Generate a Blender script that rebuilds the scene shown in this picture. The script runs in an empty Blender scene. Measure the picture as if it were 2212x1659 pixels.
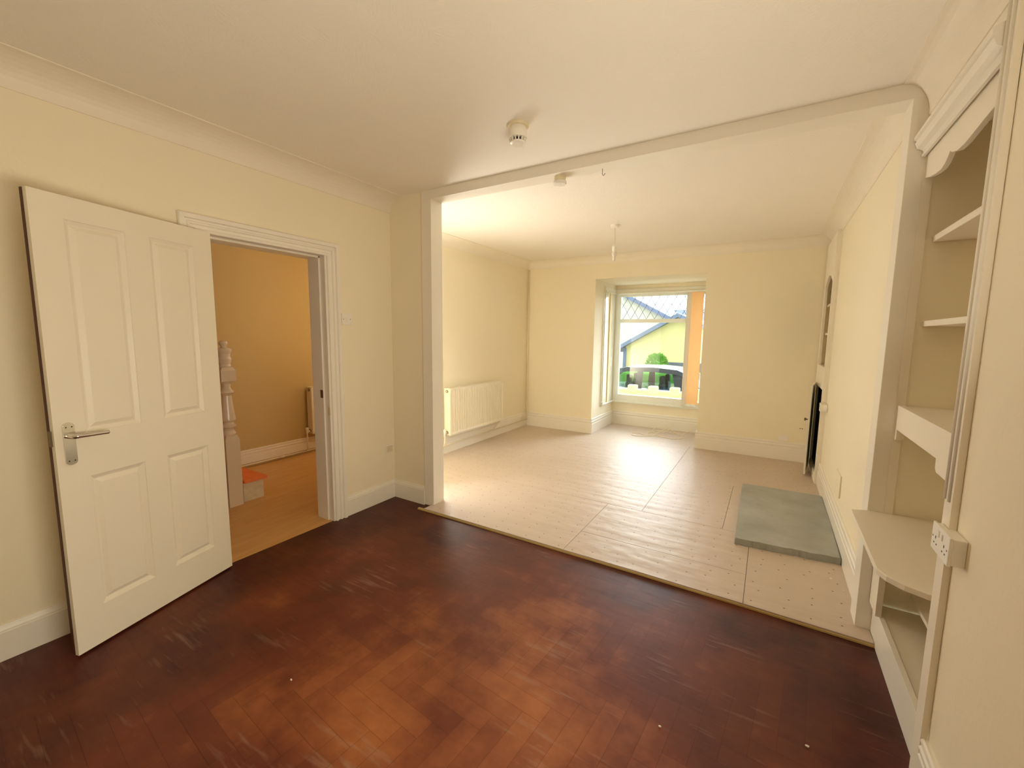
import bpy, bmesh, math, random
from mathutils import Vector, Matrix
random.seed(7)
S = bpy.context.scene
COL = S.collection
PI = math.pi

# ------------------------------------------------------------------ camera
F_PX = 914.15
YAW, PITCH, ROLL, CAM_H = -0.54615, 0.114708, 0.0116006, 1.43849
cy, sy, cp, sp = math.cos(YAW), math.sin(YAW), math.cos(PITCH), math.sin(PITCH)
fwd = Vector((sy*cp, cy*cp, -sp)); rgt = Vector((cy, -sy, 0)); upv = rgt.cross(fwd)
cr, sr = math.cos(ROLL), math.sin(ROLL)
r2 = rgt*cr + upv*sr; u2 = -rgt*sr + upv*cr
cam_d = bpy.data.cameras.new('camera')
cam_d.sensor_fit = 'HORIZONTAL'; cam_d.sensor_width = 36.0
cam_d.lens = F_PX/2212*36.0; cam_d.clip_start = 0.02; cam_d.clip_end = 200
cam = bpy.data.objects.new('camera', cam_d); COL.objects.link(cam)
m = Matrix((r2, u2, -fwd)).transposed().to_4x4(); m.translation = Vector((0, 0, CAM_H))
cam.matrix_world = m
S.camera = cam

# ------------------------------------------------------------------ world, lights, exposure
vs = S.view_settings
S.display_settings.display_device = 'sRGB'
vs.view_transform = 'Standard'; vs.look = 'None'; vs.gamma = 1.0; vs.use_curve_mapping = False
vs.exposure = 0.42
S.cycles.use_denoising = True
S.cycles.max_bounces = 14; S.cycles.diffuse_bounces = 9; S.cycles.glossy_bounces = 5
S.cycles.transmission_bounces = 8; S.cycles.transparent_max_bounces = 12
S.cycles.sample_clamp_indirect = 8.0
W = bpy.data.worlds.new('overcast_sky'); S.world = W; W.use_nodes = True
wn = W.node_tree; wn.nodes.clear()
wo = wn.nodes.new('ShaderNodeOutputWorld'); wb = wn.nodes.new('ShaderNodeBackground')
tc = wn.nodes.new('ShaderNodeTexCoord'); nz = wn.nodes.new('ShaderNodeTexNoise')
nz.inputs['Scale'].default_value = 3.0; nz.inputs['Detail'].default_value = 5
cr_ = wn.nodes.new('ShaderNodeValToRGB')
cr_.color_ramp.elements[0].position = .4; cr_.color_ramp.elements[0].color = (.74, .88, 1, 1)
cr_.color_ramp.elements[1].position = .62; cr_.color_ramp.elements[1].color = (.97, .99, 1, 1)
wn.links.new(tc.outputs['Generated'], nz.inputs['Vector']); wn.links.new(nz.outputs['Fac'], cr_.inputs['Fac'])
wn.links.new(cr_.outputs['Color'], wb.inputs['Color']); wb.inputs['Strength'].default_value = 2.2
wn.links.new(wb.outputs['Background'], wo.inputs['Surface'])

def light(name, kind, energy, loc, rot, color, **kw):
    d = bpy.data.lights.new(name, kind); d.energy = energy; d.color = color
    for k, v in kw.items(): setattr(d, k, v)
    o = bpy.data.objects.new(name, d); COL.objects.link(o); o.location = loc; o.rotation_euler = rot
    return o
# soft daylight from the street side (hazy sun, wide disc), enters through the bay window
SUN = light('hazy_sun', 'SUN', 8.5, (0, 14, 8), (math.radians(-70), 0, math.radians(-8)), (.90, .96, 1.0), angle=math.radians(62))
# fill lamp added by the near right wall, out of view; no window there
NEAR_FILL = light('near_room_fill', 'AREA', 42.0, (.50, .55, 1.25), (0, math.radians(112), math.radians(0)), (1.0, .90, .72), shape='RECTANGLE', size=1.1, size_y=1.1)
# unseen fill lamp added for the far room, then daylight of the front door
FAR_FILL = light('far_room_fill', 'AREA', 52.0, (-3.235, 3.15, 1.15), (0, math.radians(-118), math.radians(-32)), (1.0, .96, .89), shape='RECTANGLE', size=1.7, size_y=.7)
HALL = light('front_door_daylight', 'AREA', 4.5, (-4.0, 4.15, 1.35), (math.radians(-90), 0, 0), (1.0, .68, .36), shape='RECTANGLE', size=.8, size_y=1.8)

# ------------------------------------------------------------------ materials
def srgb(r, g, b):
    def f(c):
        c /= 255.0
        return c/12.92 if c <= .04045 else ((c+.055)/1.055)**2.4
    return (f(r), f(g), f(b), 1)
def mat(name, col, rough=.6, spec=.4, metal=0.0, bump=None, var=None, coat=0.0, alpha=None, trans=0.0):
    """bump = (scale, strength, distance); var = (scale, amount) small tone variation"""
    M = bpy.data.materials.new(name); M.use_nodes = True
    n = M.node_tree.nodes; l = M.node_tree.links; b = n['Principled BSDF']
    b.inputs['Base Color'].default_value = col if len(col) == 4 else (*col, 1)
    b.inputs['Roughness'].default_value = rough; b.inputs['Metallic'].default_value = metal
    b.inputs['Specular IOR Level'].default_value = spec
    b.inputs['Coat Weight'].default_value = coat
    b.inputs['Transmission Weight'].default_value = trans
    t = n.new('ShaderNodeTexCoord')
    if var:
        z = n.new('ShaderNodeTexNoise'); z.inputs['Scale'].default_value = var[0]; z.inputs['Detail'].default_value = 4
        l.new(t.outputs['Object'], z.inputs['Vector'])
        h = n.new('ShaderNodeMix'); h.data_type = 'RGBA'
        c = b.inputs['Base Color'].default_value
        h.inputs[6].default_value = (c[0]*(1-var[1]), c[1]*(1-var[1]), c[2]*(1-var[1]*1.2), 1)
        h.inputs[7].default_value = (min(1, c[0]*(1+var[1])), min(1, c[1]*(1+var[1])), min(1, c[2]*(1+var[1])), 1)
        l.new(z.outputs['Fac'], h.inputs[0]); l.new(h.outputs[2], b.inputs['Base Color'])
    if bump:
        z = n.new('ShaderNodeTexNoise'); z.inputs['Scale'].default_value = bump[0]; z.inputs['Detail'].default_value = 5
        l.new(t.outputs['Object'], z.inputs['Vector'])
        k = n.new('ShaderNodeBump'); k.inputs['Strength'].default_value = bump[1]; k.inputs['Distance'].default_value = bump[2]
        l.new(z.outputs['Fac'], k.inputs['Height']); l.new(k.outputs['Normal'], b.inputs['Normal'])
    return M
CREAM = mat('cream_wall_paint', (.86, .79, .615), .75, .25, bump=(55, .25, .004), var=(1.3, .03))
HALLP = mat('dimmed_hall_cream', (.58, .44, .22), .75, .25, bump=(55, .25, .004), var=(1.3, .03))  # wall cream darkened and warmed, the hall's dimmer light put into the colour
WHITE = mat('off_white_gloss_paint', (.84, .80, .71), .32, .45, bump=(30, .08, .002), var=(2.0, .02))
DOORP = mat('white_door_paint', (.82, .76, .62), .38, .4)
WHITE2 = mat('white_emulsion_shelving', (.84, .78, .66), .5, .35, bump=(40, .1, .002), var=(3.0, .03))
PVC = mat('white_window_plastic', (.80, .80, .72), .3, .5)
PLAST = mat('white_electrical_plastic', (.85, .82, .74), .3, .5)
PLASTY = mat('yellowed_plastic', (.72, .64, .44), .35, .5)
RADP = mat('cream_radiator_enamel', (.83, .77, .62), .3, .5)
DARK = mat('dark_void', (.015, .012, .010), .7, .2)
EDGE = mat('dark_stained_door_edge', (.075, .022, .010), .5, .4)
CHROME = mat('polished_chrome', (.72, .70, .66), .13, .5, 1.0)
BRASS = mat('dull_metal', (.22, .17, .11), .35, .5, .9)
CABLE = mat('cream_cable_sheath', (.82, .72, .50), .45, .4)
PIPE = mat('painted_pipe', (.80, .72, .54), .35, .4)
BLIND = mat('apricot_blind_fabric', (.86, .52, .25), .8, .2, bump=(160, .2, .002), var=(8, .05))
BLINDY = mat('yellow_blind_fabric', (.93, .84, .58), .8, .2)
LEAD = mat('lead_came', (.16, .16, .17), .5, .4, .6)
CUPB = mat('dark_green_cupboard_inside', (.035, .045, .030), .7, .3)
GLASS = bpy.data.materials.new('clear_window_glass'); GLASS.use_nodes = True
_n = GLASS.node_tree.nodes; _l = GLASS.node_tree.links; _n.clear()
_o = _n.new('ShaderNodeOutputMaterial'); _mx = _n.new('ShaderNodeMixShader'); _t = _n.new('ShaderNodeBsdfTransparent')
_g = _n.new('ShaderNodeBsdfGlossy'); _g.inputs['Roughness'].default_value = .02; _t.inputs['Color'].default_value = (.97, .985, .98, 1)
_mx.inputs[0].default_value = .05
_l.new(_t.outputs[0], _mx.inputs[1]); _l.new(_g.outputs[0], _mx.inputs[2]); _l.new(_mx.outputs[0], _o.inputs['Surface'])

def nd(M, t, **kw):
    x = M.node_tree.nodes.new(t)
    for k, v in kw.items(): setattr(x, k, v)
    return x
# textured ceiling (combed artex swirls)
CEIL = mat('combed_artex_ceiling', (.87, .825, .74), .8, .2)
def _ceil():
    M = CEIL; L = M.node_tree.links; b = M.node_tree.nodes['Principled BSDF']
    t = nd(M, 'ShaderNodeTexCoord'); mp = nd(M, 'ShaderNodeMapping')
    L.new(t.outputs['Object'], mp.inputs['Vector'])
    a = nd(M, 'ShaderNodeTexNoise'); a.inputs['Scale'].default_value = 6; a.inputs['Detail'].default_value = 2
    L.new(mp.outputs[0], a.inputs['Vector'])
    # short comb strokes whose direction changes from patch to patch
    v = nd(M, 'ShaderNodeTexVoronoi'); v.inputs['Scale'].default_value = 8; L.new(mp.outputs[0], v.inputs['Vector'])
    sep = nd(M, 'ShaderNodeSeparateColor'); L.new(v.outputs['Color'], sep.inputs[0])
    ang = nd(M, 'ShaderNodeMath', operation='MULTIPLY'); ang.inputs[1].default_value = 3.14; L.new(sep.outputs[0], ang.inputs[0])
    rot = nd(M, 'ShaderNodeVectorRotate', rotation_type='Z_AXIS'); L.new(mp.outputs[0], rot.inputs['Vector']); L.new(ang.outputs[0], rot.inputs['Angle'])
    m2 = nd(M, 'ShaderNodeMapping'); m2.inputs['Scale'].default_value = (30, 95, 20); L.new(rot.outputs[0], m2.inputs['Vector'])
    s = nd(M, 'ShaderNodeTexNoise'); s.inputs['Scale'].default_value = 1.0; s.inputs['Detail'].default_value = 3; L.new(m2.outputs[0], s.inputs['Vector'])
    f = nd(M, 'ShaderNodeTexNoise'); f.inputs['Scale'].default_value = 70; f.inputs['Detail'].default_value = 3; L.new(mp.outputs[0], f.inputs['Vector'])
    ad = nd(M, 'ShaderNodeMath', operation='ADD'); L.new(s.outputs['Fac'], ad.inputs[0])
    mu = nd(M, 'ShaderNodeMath', operation='MULTIPLY'); mu.inputs[1].default_value = .5; L.new(f.outputs['Fac'], mu.inputs[0]); L.new(mu.outputs[0], ad.inputs[1])
    k = nd(M, 'ShaderNodeBump'); k.inputs['Strength'].default_value = .42; k.inputs['Distance'].default_value = .005
    L.new(ad.outputs[0], k.inputs['Height']); L.new(k.outputs['Normal'], b.inputs['Normal'])
_ceil()
# worn red-brown painted parquet: tone per block comes from the mesh attribute 'tone'
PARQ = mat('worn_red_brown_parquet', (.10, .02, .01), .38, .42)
def _parq():
    M = PARQ; L = M.node_tree.links; b = M.node_tree.nodes['Principled BSDF']
    t = nd(M, 'ShaderNodeTexCoord'); at = nd(M, 'ShaderNodeAttribute', attribute_name='tone')
    big = nd(M, 'ShaderNodeTexNoise'); big.inputs['Scale'].default_value = 1.9; big.inputs['Detail'].default_value = 5; big.inputs['Roughness'].default_value = .6
    L.new(t.outputs['Object'], big.inputs['Vector'])
    # lighter, browner tone towards the middle of the room
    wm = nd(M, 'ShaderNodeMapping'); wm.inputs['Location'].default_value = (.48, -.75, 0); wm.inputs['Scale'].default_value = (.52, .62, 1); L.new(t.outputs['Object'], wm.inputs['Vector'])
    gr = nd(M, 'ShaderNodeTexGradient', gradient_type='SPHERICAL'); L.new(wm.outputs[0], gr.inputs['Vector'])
    mid_tone = nd(M, 'ShaderNodeMath', operation='MULTIPLY_ADD'); mid_tone.inputs[1].default_value = .34; mid_tone.inputs[2].default_value = -.10; L.new(gr.outputs['Fac'], mid_tone.inputs[0])
    ad = nd(M, 'ShaderNodeMath', operation='MULTIPLY_ADD'); ad.inputs[1].default_value = .05
    L.new(at.outputs['Fac'], ad.inputs[0])
    sc = nd(M, 'ShaderNodeMath', operation='MULTIPLY'); sc.inputs[1].default_value = .85; L.new(big.outputs['Fac'], sc.inputs[0]); sw_ = nd(M, 'ShaderNodeMath', operation='ADD'); L.new(sc.outputs[0], sw_.inputs[0]); L.new(mid_tone.outputs[0], sw_.inputs[1]); L.new(sw_.outputs[0], ad.inputs[2])
    rp = nd(M, 'ShaderNodeValToRGB'); e = rp.color_ramp.elements
    e[0].position = .30; e[0].color = (.050, .004, .002, 1); e[1].position = .78; e[1].color = (.38, .125, .034, 1)
    x = rp.color_ramp.elements.new(.55); x.color = (.145, .028, .008, 1)
    L.new(ad.outputs[0], rp.inputs['Fac'])
    # pale scuffs
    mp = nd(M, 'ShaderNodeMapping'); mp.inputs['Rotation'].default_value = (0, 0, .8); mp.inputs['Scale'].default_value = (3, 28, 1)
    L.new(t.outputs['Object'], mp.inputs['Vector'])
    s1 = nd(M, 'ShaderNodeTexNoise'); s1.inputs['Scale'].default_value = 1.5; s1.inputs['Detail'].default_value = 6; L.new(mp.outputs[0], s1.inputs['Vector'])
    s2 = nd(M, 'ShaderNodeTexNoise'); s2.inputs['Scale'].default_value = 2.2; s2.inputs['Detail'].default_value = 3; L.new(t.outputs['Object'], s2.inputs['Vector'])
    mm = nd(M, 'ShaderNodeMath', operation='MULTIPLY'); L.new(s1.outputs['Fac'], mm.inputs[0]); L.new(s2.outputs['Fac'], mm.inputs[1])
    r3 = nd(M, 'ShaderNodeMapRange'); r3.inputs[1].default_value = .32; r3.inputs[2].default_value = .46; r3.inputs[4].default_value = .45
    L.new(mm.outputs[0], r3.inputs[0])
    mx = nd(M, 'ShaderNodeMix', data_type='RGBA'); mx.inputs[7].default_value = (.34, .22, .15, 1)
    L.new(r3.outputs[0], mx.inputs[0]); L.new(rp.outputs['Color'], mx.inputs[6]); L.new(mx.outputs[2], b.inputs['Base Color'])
    rr = nd(M, 'ShaderNodeMapRange'); rr.inputs[3].default_value = .36; rr.inputs[4].default_value = .62; L.new(s1.outputs['Fac'], rr.inputs[0]); L.new(rr.outputs[0], b.inputs['Roughness'])
    k = nd(M, 'ShaderNodeBump'); k.inputs['Strength'].default_value = .25; k.inputs['Distance'].default_value = .002
    hb = nd(M, 'ShaderNodeMath', operation='ADD'); L.new(s2.outputs['Fac'], hb.inputs[0]); L.new(s1.outputs['Fac'], hb.inputs[1])
    L.new(hb.outputs[0], k.inputs['Height']); L.new(k.outputs['Normal'], b.inputs['Normal'])
_parq()
# pinned hardboard sheets
HARD = mat('pinned_hardboard', (.6, .5, .4), .46, .4)
def _hard():
    M = HARD; L = M.node_tree.links; b = M.node_tree.nodes['Principled BSDF']
    t = nd(M, 'ShaderNodeTexCoord')
    mp = nd(M, 'ShaderNodeMapping'); mp.inputs['Scale'].default_value = (7.6, 9.2, .001); L.new(t.outputs['Object'], mp.inputs['Vector'])
    v = nd(M, 'ShaderNodeTexVoronoi', voronoi_dimensions='2D'); v.inputs['Scale'].default_value = 1.0; v.inputs['Randomness'].default_value = .45; L.new(mp.outputs[0], v.inputs['Vector'])
    pin = nd(M, 'ShaderNodeMapRange'); pin.inputs[1].default_value = .030; pin.inputs[2].default_value = .045; pin.inputs[3].default_value = 1; pin.inputs[4].default_value = 0
    L.new(v.outputs['Distance'], pin.inputs[0])
    z = nd(M, 'ShaderNodeTexNoise'); z.inputs['Scale'].default_value = 1.8; z.inputs['Detail'].default_value = 5; L.new(t.outputs['Object'], z.inputs['Vector'])
    c = nd(M, 'ShaderNodeMix', data_type='RGBA'); c.inputs[6].default_value = (.53, .43, .345, 1); c.inputs[7].default_value = (.63, .53, .44, 1)
    L.new(z.outputs['Fac'], c.inputs[0])
    d = nd(M, 'ShaderNodeMix', data_type='RGBA'); d.inputs[7].default_value = (.16, .09, .05, 1); L.new(pin.outputs[0], d.inputs[0]); L.new(c.outputs[2], d.inputs[6])
    L.new(d.outputs[2], b.inputs['Base Color'])
    w = nd(M, 'ShaderNodeMapping'); w.inputs['Scale'].default_value = (1.0, 5.5, 1); L.new(t.outputs['Object'], w.inputs['Vector'])
    zz = nd(M, 'ShaderNodeTexNoise'); zz.inputs['Scale'].default_value = 1.4; zz.inputs['Detail'].default_value = 2; L.new(w.outputs[0], zz.inputs['Vector'])
    dm = nd(M, 'ShaderNodeMapRange'); dm.inputs[1].default_value = 0; dm.inputs[2].default_value = .5; L.new(v.outputs['Distance'], dm.inputs[0])
    h = nd(M, 'ShaderNodeMath', operation='MULTIPLY_ADD'); h.inputs[1].default_value = .22; L.new(dm.outputs[0], h.inputs[0]); L.new(zz.outputs['Fac'], h.inputs[2])
    k = nd(M, 'ShaderNodeBump'); k.inputs['Strength'].default_value = .6; k.inputs['Distance'].default_value = .016; L.new(h.outputs[0], k.inputs['Height']); L.new(k.outputs['Normal'], b.inputs['Normal'])
_hard()
PLY = mat('plywood_edge', (.58, .42, .17), .6, .3, var=(14, .18))
SLATE = mat('grey_green_slate', (.36, .375, .36), .45, .4, bump=(7, .8, .015), var=(4.2, .42))
LAM = mat('oak_laminate', (.50, .27, .09), .35, .45)
def _lam():
    M = LAM; L = M.node_tree.links; b = M.node_tree.nodes['Principled BSDF']
    t = nd(M, 'ShaderNodeTexCoord'); mp = nd(M, 'ShaderNodeMapping'); mp.inputs['Scale'].default_value = (9, 1.1, 1); L.new(t.outputs['Object'], mp.inputs['Vector'])
    z = nd(M, 'ShaderNodeTexNoise'); z.inputs['Scale'].default_value = 2.5; z.inputs['Detail'].default_value = 6; z.inputs['Distortion'].default_value = .6; L.new(mp.outputs[0], z.inputs['Vector'])
    c = nd(M, 'ShaderNodeMix', data_type='RGBA'); c.inputs[6].default_value = (.50, .25, .07, 1); c.inputs[7].default_value = (.75, .46, .18, 1)
    L.new(z.outputs['Fac'], c.inputs[0]); L.new(c.outputs[2], b.inputs['Base Color'])
_lam()

# ------------------------------------------------------------------ mesh helpers
def finish(name, bm, material, parent=None, smooth=False, bevel=0.0, segs=2):
    bmesh.ops.recalc_face_normals(bm, faces=bm.faces)
    me = bpy.data.meshes.new(name); bm.to_mesh(me); bm.free()
    o = bpy.data.objects.new(name, me); COL.objects.link(o)
    for x in (material if isinstance(material, (list, tuple)) else [material]): me.materials.append(x)
    if smooth:
        for p in me.polygons: p.use_smooth = True
    if bevel:
        b = o.modifiers.new('bevel', 'BEVEL'); b.width = bevel; b.segments = segs; b.limit_method = 'ANGLE'; b.angle_limit = math.radians(35)
    if parent is not None: o.parent = parent
    return o
def box(bm, x0, x1, y0, y1, z0, z1, mi=0):
    v = [bm.verts.new(p) for p in ((x0,y0,z0),(x1,y0,z0),(x1,y1,z0),(x0,y1,z0),(x0,y0,z1),(x1,y0,z1),(x1,y1,z1),(x0,y1,z1))]
    for f in ((0,3,2,1),(4,5,6,7),(0,1,5,4),(1,2,6,5),(2,3,7,6),(3,0,4,7)):
        bm.faces.new([v[i] for i in f]).material_index = mi
    return v
def boxes(name, lst, material, parent=None, **kw):
    bm = bmesh.new()
    for b in lst: box(bm, *b)
    return finish(name, bm, material, parent, **kw)
def prism(bm, pts, a0, a1, axis='z', mi=0):
    """pts 2D polygon extruded from a0 to a1. axis z: (x,y); axis x: (y,z); axis y: (x,z)"""
    def P(p, a):
        return {'z': (p[0], p[1], a), 'x': (a, p[0], p[1]), 'y': (p[0], a, p[1])}[axis]
    A = [bm.verts.new(P(p, a0)) for p in pts]; B = [bm.verts.new(P(p, a1)) for p in pts]
    bm.faces.new(A).material_index = mi; bm.faces.new(B[::-1]).material_index = mi
    for i in range(len(pts)):
        j = (i+1) % len(pts); bm.faces.new((A[i], A[j], B[j], B[i])).material_index = mi
def sweep(bm, path, prof, side=1, place=None, caps=True):
    """profile (d, h) swept along a 2D path with mitred corners; d grows to the left of travel * side"""
    if place is None: place = lambda a, b, h: (a, b, h)
    P = [Vector(p) for p in path]; rings = []
    for i, p in enumerate(P):
        ns = []
        for a, b in ((i-1, i), (i, i+1)):
            if a >= 0 and b < len(P):
                d = (P[b]-P[a]).normalized(); ns.append(Vector((-d.y, d.x))*side)
        if len(ns) == 2:
            mt = (ns[0]+ns[1]); mt = mt/ (mt.length_squared/2) if mt.length > 1e-6 else ns[0]
        else: mt = ns[0]
        rings.append([bm.verts.new(place(p.x+mt.x*d, p.y+mt.y*d, h)) for d, h in prof])
    n = len(prof)
    for a, b in zip(rings[:-1], rings[1:]):
        for i in range(n):
            j = (i+1) % n; bm.faces.new((a[i], a[j], b[j], b[i]))
    if caps: bm.faces.new(rings[0]); bm.faces.new(rings[-1][::-1])
def lathe(bm, prof, c=(0,0,0), n=32, axis='z', mi=0):
    """prof list of (r, h) from start to end, closed with caps"""
    rings = []
    def P(r, h, a):
        x, y = r*math.cos(a), r*math.sin(a)
        q = {'z': (x, y, h), 'x': (h, x, y), 'y': (x, h, y)}[axis]
        return (c[0]+q[0], c[1]+q[1], c[2]+q[2])
    for r, h in prof:
        rings.append([bm.verts.new(P(max(r, 1e-5), h, 2*PI*i/n)) for i in range(n)])
    for a, b in zip(rings[:-1], rings[1:]):
        for i in range(n):
            j = (i+1) % n; bm.faces.new((a[i], a[j], b[j], b[i])).material_index = mi
    bm.faces.new(rings[0][::-1]).material_index = mi; bm.faces.new(rings[-1]).material_index = mi
def tube(bm, pts, r, n=10, mi=0):
    P = [Vector(p) for p in pts]; rings = []; ref = None
    for i, p in enumerate(P):
        d = (P[min(i+1, len(P)-1)] - P[max(i-1, 0)]).normalized()
        if ref is None:
            ref = Vector((0, 0, 1)) if abs(d.z) < .9 else Vector((1, 0, 0))
        a = (ref - d*ref.dot(d)).normalized(); b = d.cross(a); ref = a
        rr = r[i] if isinstance(r, (list, tuple)) else r
        rings.append([bm.verts.new(p + a*rr*math.cos(2*PI*k/n) + b*rr*math.sin(2*PI*k/n)) for k in range(n)])
    for a, b in zip(rings[:-1], rings[1:]):
        for k in range(n):
            j = (k+1) % n; bm.faces.new((a[k], a[j], b[j], b[k])).material_index = mi
    bm.faces.new(rings[0][::-1]).material_index = mi; bm.faces.new(rings[-1]).material_index = mi
def smoothpath(ctrl, n=8):
    P = [Vector(p) for p in ctrl]; out = []
    for i in range(len(P)-1):
        p0 = P[max(i-1, 0)]; p1 = P[i]; p2 = P[i+1]; p3 = P[min(i+2, len(P)-1)]
        for k in range(n):
            t = k/n
            out.append(.5*((2*p1)+(p2-p0)*t+(2*p0-5*p1+4*p2-p3)*t*t+(3*p1-p0-3*p2+p3)*t**3))
    out.append(P[-1]); return out
def empty(name, loc=(0,0,0), rz=0.0):
    o = bpy.data.objects.new(name, None); COL.objects.link(o); o.location = loc; o.rotation_euler = (0, 0, rz); o.empty_display_size = .1
    return o
def tag(o, label, cat, group=None, kind=None):
    o['label'] = label; o['category'] = cat
    if group: o['group'] = group
    if kind: o['kind'] = kind
    return o
def struct(o, label=None):
    o['kind'] = 'structure'
    if label: o['label'] = label
    return o
def sub(bm, xf):
    bmesh.ops.transform(bm, matrix=xf, verts=bm.verts)

# ------------------------------------------------------------------ dimensions (metres, camera stands at x=0 y=0)
ZC = 2.545
XL = -2.780      # left wall of the near room
XR = 0.515       # right wall of the near room
YP0, YP1 = 2.583, 2.695   # partition with the wide opening
NIB, JAMB, ZS = -2.317, .4525, 2.475
XL2 = -3.262; XB = .495; YW = 5.812
BX0, BX1, ZB, YB = -2.172, -.738, 2.237, 6.745
F2 = .02

# ------------------------------------------------------------------ floors
def herring():
    bm = bmesh.new(); Wd, Ln = .080, .320; g = .0004
    tone = {}
    def q(x0, x1, y0, y1):
        v = [bm.verts.new((x, y, 0)) for x, y in ((x0+g, y0+g), (x1-g, y0+g), (x1-g, y1-g), (x0+g, y1-g))]
        f = bm.faces.new(v); f.material_index = 0; return f
    lay = bm.faces.layers.float.new('tone')
    for i in range(-60, 60):
        for j in range(-12, 12):
            x = i*Wd + j*Ln; y = i*Wd - j*Ln
            if abs(x) > 5 or abs(y) > 5: continue
            for r in ((x, x+Ln, y, y+Wd), (x+Ln, x+Ln+Wd, y+Wd-Ln, y+Wd)):
                f = q(*r); f[lay] = random.random()
    bmesh.ops.rotate(bm, verts=bm.verts, cent=(0, 0, 0), matrix=Matrix.Rotation(math.radians(-5), 3, 'Z'))
    bmesh.ops.translate(bm, verts=bm.verts, vec=(-1.1, .6, 0))
    for co, no in (((XL-.01, 0, 0), (-1, 0, 0)), ((.56, 0, 0), (1, 0, 0)), ((0, -1.7, 0), (0, -1, 0)), ((0, 2.60, 0), (0, 1, 0))):
        bmesh.ops.bisect_plane(bm, geom=bm.verts[:]+bm.edges[:]+bm.faces[:], plane_co=co, plane_no=no, clear_outer=True)
    lay = bm.faces.layers.float['tone']
    box(bm, XL-.01, .56, -1.7, 2.60, -.12, -.0015, 1)
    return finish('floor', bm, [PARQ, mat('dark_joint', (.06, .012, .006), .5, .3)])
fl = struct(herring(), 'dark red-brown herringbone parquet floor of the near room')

bm = bmesh.new()
G = .0013
sheets = [(XL2-.01, -1.092, 2.60-2*G, 3.398), (-2.335, -1.092, 2.495-G, 2.60), (-1.092, -.033, 2.495-G, 2.797), (-1.092, -.033, 2.797, 3.398), (-.033, XB, 2.495-G, 3.398),
          (XL2-.01, -.810, 3.398, YW), (-.810, -.215, 3.398, YW), (-.215, -.12, 3.398, 4.480), (-.215-2*G, -.12+2*G, 4.480, YW), (-.12, XB, 3.398, 4.480), (-.12, XB, 4.480-2*G, YW), (XB-2*G, .9, 5.0, YW), (XB-2*G, .5115, 2.495-G, 2.571),
          (BX0, BX1, YW, YB+.01)]
for x0, x1, y0, y1 in sheets: box(bm, x0+G, x1-G, y0+(G if y0 != YW else 0), y1-(G if y1 != YW else 0), .012, F2)
o = finish('floor', bm, HARD); struct(o, 'pinned hardboard floor of the far room')
boxes('floor', [(XL2-.01, .9, 2.60, YW, -.12, .0115), (BX0, BX1, YW, YB, -.12, .0115), (-2.33, .9, 2.505, 2.60, .0005, .0115)], mat('dark_underfloor', (.07, .05, .03), .8, .1))['kind'] = 'structure'
# edge of the raised boards
bm = bmesh.new()
edge = [(-2.40, 2.470), (-1.9, 2.472), (-1.2, 2.474), (-.6, 2.474), (0, 2.466), (.35, 2.458), (.512, 2.455)]
sweep(bm, edge, [(0, .0005), (.020, .0005), (.020, .0125), (.004, .0125), (0, .010)], 1)
o = finish('trim_1', bm, PLY); struct(o, 'pale plywood edge of the raised floor')
bm = bmesh.new()
for xa, xb_ in ((-2.335, -1.0933), (-1.0907, -.0343), (-.0317, .5115)):
    pts = [(xa, None)] + [(x, y) for x, y in edge if xa < x < xb_] + [(xb_, None)]
    def ey(x):
        for (p, q), (r_, s_) in zip(edge[:-1], edge[1:]):
            if p <= x <= r_: return q+(s_-q)*(x-p)/(r_-p)
        return edge[-1][1]
    prism(bm, [(x, ey(x)+.005) for x, _ in pts] + [(xb_, 2.495), (xa, 2.495)], .0135, F2)
o = finish('trim_2', bm, HARD); struct(o, 'front edge of the hardboard sheets')
boxes('floor', [(-4.75, XL-.012, -.6, 4.2, -.12, .001)], LAM)['kind'] = 'structure'

# ------------------------------------------------------------------ walls
DY0, DY1, DZ = 1.196, 1.956, 1.992     # doorway
bm = bmesh.new()
box(bm, -2.95, XL, -1.9, DY0-.03, -.1, ZC)
box(bm, -2.95, XL, DY1+.03, YP1, -.1, ZC)
box(bm, -2.95, XL, DY0-.03, DY1+.03, DZ+.03, ZC)
struct(finish('wall_left', bm, CREAM), 'cream wall with the doorway')
struct(boxes('wall_partition', [(XL, NIB-.004, YP0+.001, YP1-.001, -.1, ZC), (XL2-.17, XL, YP0+.004, YP1-.001, -.1, ZC)], CREAM))
struct(boxes('wall_left', [(XL2-.17, XL2, YP1-.001, 6.1, -.1, ZC)], CREAM), 'cream wall of the far room')
# front wall with the bay opening
bm = bmesh.new()
box(bm, XL2-.17, BX0, YW, 6.10, -.1, ZC+.15)
box(bm, BX1, 1.0, YW, 6.10, -.1, ZC+.15)
box(bm, BX0, BX1, YW, 6.10, ZB, ZC+.15)
struct(finish('wall_front', bm, CREAM))
# bay: sides, dado and lid
SW0, SW1, SZ0, SZ1 = 6.20, 6.70, .40, 2.10
bm = bmesh.new()
for x0, x1 in ((BX0-.14, BX0), (BX1, BX1+.14)):
    box(bm, x0, x1, 6.10, SW0, -.6, ZB+.2); box(bm, x0, x1, SW0, SW1, -.6, SZ0); box(bm, x0, x1, SW0, SW1, SZ1, ZB+.2); box(bm, x0, x1, SW1, YB+.12, -.6, ZB+.2)
box(bm, BX0, BX1, YB, YB+.12, -.6, .385); box(bm, BX0, BX1, YB, YB+.12, 2.125, ZB+.2); box(bm, BX0, BX1, 6.10, YB, ZB, ZB+.2)
struct(finish('wall_bay', bm, CREAM))
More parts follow.
